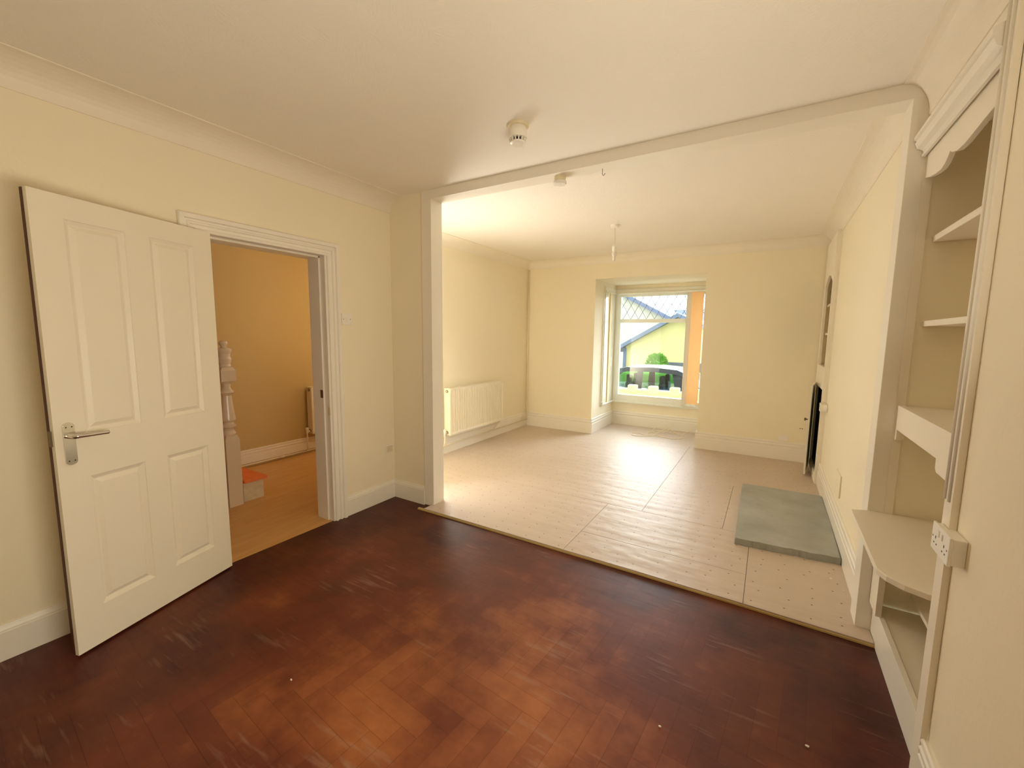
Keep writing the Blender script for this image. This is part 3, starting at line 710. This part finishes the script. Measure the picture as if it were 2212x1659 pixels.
bm = bmesh.new(); tube(bm, [(-2.118, 6.31, 2.08), (-2.114, 6.31, .95)], .003, 8); local(finish('wand', bm, PVC, bs2))
bm = bmesh.new(); tube(bm, [(-2.15, 6.192, 2.08), (-2.15, 6.192, .42)], .0035, 8); lathe(bm, [(.010, .395), (.012, .405), (.012, .425), (.005, .432)], (-2.15, 6.192, 0), 12); local(finish('pull_chain', bm, PLASTY, bs2))

# ------------------------------------------------------------------ near alcove shelving
al = tag(empty('alcove_shelving', (.512, 2.2, 0)), 'built-in white alcove shelving with scalloped valance and low desk shelf at the right', 'shelving')
A = lambda o: local(o)
A(boxes('face_frame', [(.497, .5140, 1.732, 1.794, 0, ZC-.14), (.5125, .5445, 1.794, 1.83, 0, 2.33), (.5125, .5445, 2.572-.0005, 2.572, .166, 2.33), (.512, .544, 1.794, 2.572, 2.24, 2.33)], WHITE2, al, bevel=.0015))
bm = bmesh.new()   # moulded edge strip beside the wall
lathe(bm, [(.006, .95), (.006, ZC-.15)], (.497, 1.788, 0), 10); lathe(bm, [(.006, .95), (.006, ZC-.15)], (.497, 1.752, 0), 10)
A(finish('edge_bead', bm, WHITE, al, smooth=True))
A(boxes('back_panel', [(.885, .90, 1.73, 2.58, .02, 2.33)], CREAM, al))
A(boxes('side_panel', [(.56, .885, 1.735, 1.75, .02, 2.33)], CREAM, al))
zq = lambda z, x=.53: 1.4385+(z-1.4385)*x/.512
bm = bmesh.new()   # valance
vp = [(2.572, zq(2.112)), (2.50, zq(2.096)), (2.42, zq(2.084)), (2.356, zq(2.080)), (2.315, zq(2.088)), (2.285, zq(2.104)), (2.270, zq(2.116)), (2.245, zq(2.104)), (2.19, zq(2.090)), (2.12, zq(2.088)), (2.04, zq(2.096)), (1.96, zq(2.104)), (1.90, zq(2.108)), (1.794, zq(2.108)), (1.794, 2.29), (2.572, 2.29)]
prism(bm, vp, .520, .538, 'x'); A(finish('valance', bm, WHITE2, al, bevel=.001))
bm = bmesh.new()   # crown mouldings
cp_ = [(0, 2.225), (.010, 2.225), (.013, 2.232), (.008, 2.243), (.012, 2.252), (.030, 2.262), (.038, 2.285), (.030, 2.292), (.042, 2.298), (.042, 2.312), (.030, 2.320), (0, 2.322)]
sweep(bm, [(.512, 1.80), (.512, 2.571)], cp_, 1); A(finish('crown_moulding', bm, WHITE, al))
for zt, t in ((1.888, .026), (1.522, .024)):
    A(boxes('shelf', [(.570, .885, 1.752, 2.581, zt-t, zt)], WHITE2, al, bevel=.0015))
A(boxes('shelf', [(.548, .885, 1.752, 2.581, 1.112, 1.136)], WHITE2, al))
bm = bmesh.new(); z3, zb3, zl3 = 1.139, 1.028, .978   # fascia with legs
prism(bm, [(1.796, z3), (1.796, zl3), (1.985, zl3+.004), (1.998, zl3+.016), (2.002, zb3), (2.545, zb3), (2.545, zl3+.008), (2.553, zl3), (2.5715, zl3), (2.5715, z3)], .519, .5475, 'x')
A(finish('fascia', bm, WHITE2, al, bevel=.0015))
bm = bmesh.new()   # desk shelf
zd = .620
prism(bm, [(.4515, 2.571), (.386, 2.545), (.380, 1.918), (.400, 1.872), (.440, 1.832), (.494, 1.805), (.885, 1.797), (.885, 2.571)], zd-.022, zd)
A(finish('desk_shelf', bm, WHITE2, al, bevel=.003))
A(boxes('desk_upright', [(.498, .520, 2.44, 2.571, .166, zd-.0225)], WHITE2, al))
A(boxes('bottom_shelf', [(.536, .885, 1.752, 2.571, .140, .160)], WHITE2, al))
A(boxes('plinth', [(.513, .5335, 1.796, 2.571, .0, .166)], WHITE, al, bevel=.001))
A(boxes('inner_shelf', [(.640, .885, 1.752, 2.571, .238, .256)], WHITE2, al, bevel=.0015))

def socket(name, label, x, yc, zc, depth, s=1.0, notch=None):
    root = tag(empty(name, (x, yc, zc)), label, 'socket')
    w, h = .146*s, .086*s
    bm = bmesh.new(); e0, e1, hh = -w/2+.003, w/2-.003, h/2-.003
    if notch: prism(bm, [(.007, e0), (depth, e0), (depth, notch), (.0205, notch), (.0205, e1), (.007, e1)], -hh, hh)
    else: box(bm, .007, depth, e0, e1, -hh, hh)
    finish('back_box', bm, PLAST, root, bevel=.002)
    bm = bmesh.new(); box(bm, 0, .008, -w/2, w/2, -h/2, h/2); finish('face_plate', bm, PLAST, root, bevel=.0025)
    for sy_ in (-1, 1):
        yy = sy_*.036*s
        # pin holes: earth (top), line and neutral
        for a_, b_, c_, d_ in ((-.002, .002, -.002, .007), (-.014, -.008, -.019, -.015), (.008, .014, -.019, -.015)):
            boxes('pin_hole', [(-.0006, .004, yy+a_*s, yy+b_*s, c_*s, d_*s)], DARK, root)
    for sy_ in (-1, 1):
        bm = bmesh.new(); box(bm, -.003, .001, sy_*.014*s-.007*s, sy_*.014*s+.007*s, .012*s, .032*s); finish('switch_rocker', bm, PLAST, root, bevel=.001)
    for sy_ in (-1, 1):
        bm = bmesh.new(); lathe(bm, [(.0028, -.0008), (.0028, .002)], (0, sy_*.060*s, 0), 10, 'x'); finish('screw', bm, BRASS, root)
    return root
socket('socket', 'white double power socket on a deep box beside the alcove shelving', .476, 1.712, .832, .0385, notch=.0195)

# ------------------------------------------------------------------ far alcove unit with cupboard
fu = tag(empty('alcove_cupboard', (.455, 5.4, 0)), 'built-in white shelf unit with open cupboard beside the far window wall', 'cupboard')
U0, U1 = 5.001, 5.790
bm = bmesh.new(); x0, x1 = .455, .478
box(bm, x0, x1, U0, 5.055, F2+.001, 2.437); box(bm, x0, x1, 5.68, U1, F2+.001, 2.437)
box(bm, x0, x1, 5.055, 5.68, .945, 1.165); box(bm, x0, x1, 5.055, 5.68, F2+.001, .115)
prism(bm, [(5.055, 2.437), (5.68, 2.437), (5.68, 1.98), (5.60, 2.01), (5.50, 2.05), (5.367, 2.07), (5.24, 2.05), (5.13, 2.01), (5.055, 1.98)], x0, x1, 'x')
local(finish('face_frame', bm, WHITE2, fu, bevel=.0015))
local(boxes('side_panel', [(x1, .855, U0, U0+.016, .03, 2.43)], WHITE2, fu)); local(boxes('back_panel', [(.845, .858, U0+.016, U1, .03, 2.43)], CREAM, fu))
for z in (1.165, 1.50, 1.80): local(boxes('shelf', [(.49, .845, U0+.016, U1, z-.022, z)], WHITE2, fu))
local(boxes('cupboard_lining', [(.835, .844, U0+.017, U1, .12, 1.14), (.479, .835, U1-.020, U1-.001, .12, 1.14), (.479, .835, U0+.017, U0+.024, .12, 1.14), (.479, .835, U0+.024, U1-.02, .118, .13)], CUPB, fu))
dr = empty('cupboard_door', (0, 0, 0)); dr.parent = fu; dr.location = (0, 5.70-5.4, 0); 
a = math.atan2(.058, .47); dr.rotation_euler = (0, 0, -a)
bm = bmesh.new(); box(bm, -.020, -.002, -.475, 0, .04, .965); finish('door_panel', bm, WHITE2, dr, bevel=.002)
bm = bmesh.new(); lathe(bm, [(.006, -.020), (.006, -.034), (.015, -.040), (.017, -.048), (.010, -.055)], (0, -.435, .61), 16, 'x'); finish('knob', bm, BRASS, dr, smooth=True)
socket('socket', 'small white socket box on the chimney breast edge by the far cupboard', .440, 4.928, .790, .053, .9)
bm = bmesh.new()
wp = plate_obj('blank_plate', .110, .068, .006, 0, 'cream blanking plate just above the skirting right of the bay', 'wall plate', (.195, YW, .262), 'y-')
wp.location = (.195, YW, .275)
for k, x in enumerate((.353, .374)):
    bm = bmesh.new(); lathe(bm, [(.006, YW-.0025), (.006, YW+.001)], (x, 0, .410), 12, 'y')
    tag(finish('wall_plug', bm, BRASS), ['left', 'right'][k]+' of the two small dark fixing holes in the front wall', 'wall plug', 'fixing holes beside the far cupboard')
# air brick vent on the chimney breast
vt = tag(empty('air_vent', (XB, 3.82, .39)), 'narrow cream air vent low on the chimney breast above the hearth', 'air vent')
bm = bmesh.new(); box(bm, -.006, -.0005, -.115, .115, -.075, .075); finish('vent_plate', bm, CREAM, vt, bevel=.001)
bm = bmesh.new(); box(bm, -.008, -.0005, -.125, -.112, -.080, .080); finish('vent_edge', bm, PLASTY, vt)

# hearth
bm = bmesh.new()
pts = [(-.140, 4.486), (-.132, 3.9), (-.121, 3.187)]
n = 16
for i in range(1, n): t = i/n; pts.append((-.121+(.471+.121)*t, 3.187+.053*t+.006*math.sin(i*2.7)+.004*math.sin(i*5.1)))
pts += [(.471, 3.240), (.474, 3.9), (.472, 4.492)]
prism(bm, pts, F2, .066)
bmesh.ops.bevel(bm, geom=[e for e in bm.edges if all(v.co.z > .06 for v in e.verts)], offset=.006, segments=2, affect='EDGES')
tag(finish('hearth_slab', bm, SLATE), 'grey-green slate hearth slab lying on the hardboard against the chimney breast', 'hearth')

# loose cable
c = F2+.004
bm = bmesh.new()
tube(bm, smoothpath([(-1.655, 6.10, c), (-1.60, 6.02, c), (-1.45, 6.05, c+.004), (-1.33, 6.13, c+.012), (-1.24, 6.14, c+.004), (-1.10, 6.12, c), (-.98, 6.22, c), (-.95, 6.38, c), (-1.05, 6.50, c), (-1.22, 6.50, c+.01), (-1.36, 6.42, c+.02),
  (-1.46, 6.30, c+.012), (-1.44, 6.18, c+.020), (-1.38, 6.16, c+.03), (-1.33, 6.26, c+.03), (-1.27, 6.40, c+.05), (-1.18, 6.50, c+.10), (-1.22, 6.42, c+.04), (-1.30, 6.28, c+.02), (-1.36, 6.16, c+.006), (-1.47, 6.14, c), (-1.60, 6.22, c), (-1.66, 6.16, c)], 8), .0042, 8)
tube(bm, smoothpath([(-1.30, 6.20, c+.016), (-1.42, 6.40, c+.03), (-1.38, 6.55, c+.05), (-1.24, 6.56, c+.05), (-1.12, 6.48, c+.02), (-1.03, 6.40, c), (-.99, 6.44, c+.02), (-.90, 6.56, c+.10), (-.82, 6.62, .165), (-.765, 6.64, .175)], 8), .0042, 8)
tag(finish('coiled_cable', bm, CABLE, smooth=True), 'loose coil of cream cable lying on the floor in the bay', 'cable')

# specks of plaster on the floors
FLAKE = mat('white_plaster_flake', (.85, .80, .70), .7, .3)
def flake(x, y, z, s, label, grp):
    bm = bmesh.new(); n = 7; a0 = random.random()*6
    pts = [(x+s*(.7+.5*random.random())*math.cos(a0+2*PI*i/n), y+s*.6*(.7+.5*random.random())*math.sin(a0+2*PI*i/n)) for i in range(n)]
    prism(bm, pts, z+.0003, z+.004); tag(finish('plaster_flake', bm, FLAKE), label, 'debris', grp)
flake(.209, 1.703, 0, .0075, 'largest white plaster flake on the red-brown floor near the plinth', 'plaster flakes')
flake(-.254, 1.503, 0, .005, 'small white plaster flake in the middle of the red-brown floor', 'plaster flakes')
flake(-1.61, .905, 0, .005, 'small white plaster flake on the dark floor near the open door', 'plaster flakes')
flake(.40, 3.02, F2, .007, 'white plaster flake on the hardboard just in front of the hearth', 'plaster flakes')
flake(.445, 2.90, F2, .005, 'tiny white plaster flake on the hardboard by the right post', 'plaster flakes')

# ------------------------------------------------------------------ outdoors
GZ = -.85
YEL = mat('yellow_render', (.86, .74, .34), .85, .2, bump=(60, .3, .01), var=(1.5, .04))
CRM = mat('cream_render', (.86, .82, .62), .85, .2, var=(1.5, .03))
WHR = mat('white_render', (.85, .86, .84), .85, .2)
ROOF = mat('blue_grey_slate_roof', (.20, .25, .36), .6, .3, bump=(30, .4, .02), var=(6, .15))
TARM = mat('tarmac', (.16, .16, .17), .85, .2, var=(3, .1))
GRASS = mat('grass', (.16, .40, .07), .9, .1, bump=(40, .8, .05), var=(10, .3))
LEAF = mat('leaf_green', (.18, .42, .05), .6, .3, var=(6, .35))
PAINT = mat('dark_blue_car_paint', (.10, .14, .19), .22, .6, coat=.6)
CGLASS = mat('tinted_car_glass', (.55, .75, .62), .03, .5, trans=1.0)
CGLASS.node_tree.nodes['Principled BSDF'].inputs['IOR'].default_value = 1.02
TYRE = mat('tyre_rubber', (.03, .03, .03), .8, .2); TRIMB = mat('dark_car_trim', (.03, .035, .04), .5, .3)
struct(boxes('floor', [(-40, 30, 6.9, 60, GZ-.3, GZ)], TARM), 'grey tarmac street outside')
# castellated garden wall
gw = tag(empty('garden_wall', (-1.6, 9.05, GZ)), 'low yellow garden wall with raised blocks outside the bay window', 'garden wall')
zt = .330
local(boxes('wall_body', [(-7, 3, 9.0, 9.12, GZ, zt-.05)], YEL, gw))
local(boxes('coping', [(-7, 3, 8.985, 9.135, zt-.05, zt)], YEL, gw, bevel=.008))
x = -6.66
for k in range(17):
    xc = -2.04+.43*(k-9)
    local(boxes('block', [(xc-.095, xc+.095, 8.98, 9.14, zt-.09, zt+.085)], CRM if False else YEL, gw, bevel=.025, segs=3))
# far house A: yellow gable
ha = tag(empty('yellow_house', (-3, 18, GZ)), 'yellow rendered house gable with dark sloping verge across the street', 'house')
bm = bmesh.new(); sl = (2.04-1.06)/(-3.60+5.30)
yA = 18.0; zL = 1.02
zR = zL+sl*2.08; prism(bm, [(-5.28, GZ), (-5.28, zL), (-3.2, zR), (-2.35, zR-.40), (-2.35, GZ)], yA, yA+4.5, 'y'); local(finish('gable_wall', bm, YEL, ha))
bm = bmesh.new(); t = .16
prism(bm, [(-5.75, zL-sl*.47), (-3.2, zR), (-2.27, zR-.44), (-2.27, zR-.44+t), (-3.2, zR+t), (-5.75, zL-sl*.47+t)], yA-.35, yA+4.8, 'y')
local(finish('roof', bm, ROOF, ha))
local(boxes('downpipe', [(-5.36, -5.24, yA-.08, yA-.005, GZ, zL-.05)], ROOF, ha))
# far house B: cream gable behind, ridge to the left
hb = tag(empty('cream_house', (-9, 25, GZ)), 'cream gabled house with blue-grey roof behind the yellow house', 'house')
bm = bmesh.new(); yB = 24.0
prism(bm, [(-15, GZ), (-15, 3.0), (-8.9, 4.55), (-4.2, 2.05), (-4.2, GZ)], yB, yB+8, 'y'); local(finish('gable_wall', bm, CRM, hb))
bm = bmesh.new(); sB = (4.55-2.05)/4.7
prism(bm, [(-8.9, 4.55), (-3.6, 4.55-sB*5.3), (-3.6, 4.55-sB*5.3+.22), (-8.9, 4.80)], yB-.4, yB+8.3, 'y')
prism(bm, [(-8.9, 4.55), (-8.9, 4.80), (-15.6, 3.1), (-15.6, 2.85)], yB-.4, yB+8.3, 'y')
local(finish('roof', bm, ROOF, hb))
# distant terrace to the right
hc = tag(empty('distant_terrace', (-3, 40, GZ)), 'distant row of houses with grey roofs beyond the yellow house', 'house')
local(boxes('terrace_wall', [(-9.5, 4, 40, 46, GZ, 2.2)], WHR, hc))
bm = bmesh.new(); prism(bm, [(39.6, 2.1), (43, 4.0), (46.4, 2.1)], -9.7, 4.2, 'x'); local(finish('roof', bm, ROOF, hc))
# white house seen in the right hand light
hd = tag(empty('white_house', (-1.5, 22, GZ)), 'white rendered house glimpsed through the narrow right pane', 'house')
local(boxes('house_wall', [(-3.4, 4, 24.0, 27.0, GZ, 1.78)], WHR, hd))
bm = bmesh.new(); prism(bm, [(23.8, 1.66), (25.5, 2.50), (27.2, 1.66), (27.2, 1.78), (25.5, 2.62), (23.8, 1.78)], -3.45, 4.2, 'x'); local(finish('roof', bm, ROOF, hd))
for z in (.1, 1.0): local(boxes('window', [(-2.85, -2.25, 23.96, 24.0, z, z+.55)], mat('far_window_glass', (.35, .55, .62), .1, .5), hd))
# fence, hedge bank, bush
fe = boxes('grey_fence', [(-3.30, -.6, 16.6, 16.68, GZ, .50)], mat('grey_fence_board', (.20, .21, .24), .8, .2, bump=(12, .6, .03), var=(5, .2)))
tag(fe, 'dark grey boundary fence right of the bush below the yellow gable', 'fence')
gb = boxes('grass_bank', [(-12, 2, 14.2, 15.4, GZ, .26)], GRASS, bevel=.1, segs=3); tag(gb, 'bright green grass bank behind the parked car', 'grass', kind='stuff')
def bush():
    bm = bmesh.new(); rnd = random.Random(3)
    for i in range(900):
        a = rnd.random()*2*PI; e = math.acos(1-1.25*rnd.random()); rr = .30+.12*rnd.random()
        p = Vector((rr*math.sin(e)*math.cos(a)*1.1, rr*math.sin(e)*math.sin(a), rr*math.cos(e)*1.15))
        d = (p.normalized()+Vector((rnd.uniform(-.5,.5), rnd.uniform(-.5,.5), rnd.uniform(0,.7)))).normalized()
        s = d.cross(Vector((rnd.uniform(-1,1), rnd.uniform(-1,1), 1))).normalized()*.018; L = .07+.05*rnd.random()
        v = [bm.verts.new(p-s), bm.verts.new(p+d*L*.5-s*1.3), bm.verts.new(p+d*L), bm.verts.new(p+d*L*.5+s*1.3), bm.verts.new(p+s)]
        bm.faces.new(v)
    bmesh.ops.create_icosphere(bm, subdivisions=2, radius=.30)
    return bm
bu = tag(empty('bush', (-3.53, 16.0, GZ)), 'bright green spiky bush in front of the yellow gable', 'bush')
o = finish('foliage', bush(), LEAF, bu); o.location = (0, 0, 1.27); o.scale = (.82, .82, .85)
bm = bmesh.new(); tube(bm, [(0, 0, 0), (0, 0, .8), (.03, 0, 1.05)], [.05, .04, .03], 8); finish('stem', bm, mat('bark', (.2, .13, .08), .9, .1), bu)

# parked car, side on, nose to the left
def build_car(name, label, x0, y0, paint):
    root = tag(empty(name, (x0, y0, GZ)), label, 'car')
    W2 = .86
    # side outline of lower body (x along the car, z up) nose at -x
    low = [(-2.05, .25), (-2.10, .50), (-2.0, .68), (-1.55, .80), (-1.05, .90), (1.72, .95), (2.02, .85), (2.08, .50), (2.02, .25)]
    bm = bmesh.new()
    secs = [(-W2, .94), (-W2*.98, .99), (-W2*.8, 1.0), (W2*.8, 1.0), (W2*.98, .99), (W2, .94)]
    rings = []
    for y, s in secs:
        rings.append([bm.verts.new((px*s, y, .25+(pz-.25)*(1 if s > .99 else .985))) for px, pz in low])
    for a, b in zip(rings[:-1], rings[1:]):
        for i in range(len(low)): j = (i+1) % len(low); bm.faces.new((a[i], a[j], b[j], b[i]))
    bm.faces.new(rings[0]); bm.faces.new(rings[-1][::-1])
    finish('body', bm, paint, root, bevel=.03)
    # greenhouse: roof skin and pillars around real openings
    top = [(-1.15, .90), (-.55, 1.34), (-.10, 1.455), (.60, 1.475), (1.15, 1.44), (1.52, 1.30), (1.80, .95)]
    bm = bmesh.new()
    cs = [(-.70, 0), (-.66, .012), (-.5, .022), (.5, .022), (.66, .012), (.70, 0)]
    rr = []
    for y, dz in cs: rr.append([bm.verts.new((px, y*(1 if pz > 1.2 else 1.10), pz+dz)) for px, pz in top[1:-1]])
    for a, b in zip(rr[:-1], rr[1:]):
        for i in range(len(top)-3): bm.faces.new((a[i], a[i+1], b[i+1], b[i]))
    o = finish('roof', bm, mat('car_roof_paint', (.35, .40, .46), .2, .6, coat=.7), root); s = o.modifiers.new('thick', 'SOLIDIFY'); s.thickness = .03
    for sy_ in (-1, 1):
        bm = bmesh.new(); yb, yt = sy_*.80, sy_*.70
        def strip(p, w0, q, w1):
            vs_ = [bm.verts.new(c_) for c_ in ((p[0]-w0/2, yb, p[1]), (p[0]+w0/2, yb, p[1]), (q[0]+w1/2, yt, q[1]), (q[0]-w1/2, yt, q[1]))]
            vi = [bm.verts.new((v.co.x, v.co.y-sy_*.03, v.co.z)) for v in vs_]
            bm.faces.new(vs_); bm.faces.new(vi[::-1])
            for i in range(4): j = (i+1) % 4; bm.faces.new((vs_[i], vs_[j], vi[j], vi[i]))
        strip((-1.08, .90), .10, (-.50, 1.36), .09); strip((.22, .92), .20, (.26, 1.46), .14); strip((1.42, .93), .50, (1.26, 1.38), .40)
        # cant rail and window sill
        for (a, b) in (((-.55, 1.36), (-.10, 1.465)), ((-.10, 1.465), (.6, 1.485)), ((.6, 1.485), (1.2, 1.44)), ((1.2, 1.44), (1.45, 1.33))):
            vs_ = [bm.verts.new(c_) for c_ in ((a[0], yt, a[1]), (b[0], yt, b[1]), (b[0], yt*1.06, b[1]-.12), (a[0], yt*1.06, a[1]-.12))]; bm.faces.new(vs_)
        finish('pillar', bm, TRIMB, root)
        bm = bmesh.new(); pts2 = [(-1.02, .92), (-.50, 1.36), (-.05, 1.44), (.16, 1.44), (.14, .92)]
        f = lambda p: (p[0], sy_*(.795-.10*(p[1]-.92)/.5), p[1])
        bm.faces.new([bm.verts.new(f(p)) for p in pts2]); finish('side_window', bm, CGLASS, root); bm = bmesh.new(); pts2 = [(.32, .92), (.34, 1.44), (1.15, 1.40), (1.34, .94)]
        bm.faces.new([bm.verts.new(f(p)) for p in pts2]); finish('side_window', bm, CGLASS, root)
        for wx in (-1.35, 1.30):
            bm = bmesh.new(); y_ = sy_*.80; lathe(bm, [(.31, y_-.10), (.33, y_-.08), (.33, y_+.06), (.30, y_+.08)], (wx, 0, .33), 24, 'y')
            o = finish('wheel', bm, TYRE, root)
            bm = bmesh.new(); lathe(bm, [(.20, y_+sy_*.078), (.16, y_+sy_*.086)], (wx, 0, .33), 18, 'y'); finish('hub_cap', bm, CHROME, root)
    bm = bmesh.new(); bm.faces.new([bm.verts.new(p) for p in ((-1.12, -.78, .91), (-1.12, .78, .91), (-.55, .70, 1.35), (-.55, -.70, 1.35))]); finish('windscreen', bm, CGLASS, root)
    bm = bmesh.new(); bm.faces.new([bm.verts.new(p) for p in ((1.80, -.76, .95), (1.80, .76, .95), (1.50, .70, 1.32), (1.50, -.70, 1.32))]); finish('rear_window', bm, CGLASS, root)
    for sx_, sy_ in ((-.15, -.36), (-.15, .36), (.75, -.36), (.75, .36)):
        bm = bmesh.new(); prism(bm, [(-.20, .5), (.20, .5), (.20, 1.02), (.11, 1.05), (.11, 1.24), (-.11, 1.24), (-.11, 1.05), (-.20, 1.02)], sx_-.05, sx_+.07, 'x')
        bmesh.ops.translate(bm, verts=bm.verts, vec=(0, sy_, 0)); finish('seat', bm, TRIMB, root, bevel=.04, segs=3)
    for sy_ in (-1, 1): boxes('tail_lamp', [(1.93, 2.04, sy_*.78-.08, sy_*.78+.10*(sy_ > 0)+.06, .78, .93)], mat('red_lamp', (.7, .05, .07), .3, .5), root, bevel=.02)
    bm = bmesh.new(); lathe(bm, [(.16, -.01), (.18, 0), (.16, .01)], (-.62, -.36, .92), 20, 'x'); finish('steering_wheel', bm, TRIMB, root)
    for k in range(2):
        boxes('wing_mirror', [(-1.02, -.88, (-.95 if k == 0 else .80), (-.80 if k == 0 else .95), .95, 1.06)], paint, root, bevel=.02)
    return root
build_car('car', 'dark blue-grey hatchback parked side-on beyond the garden wall', -3.20, 12.2, PAINT)
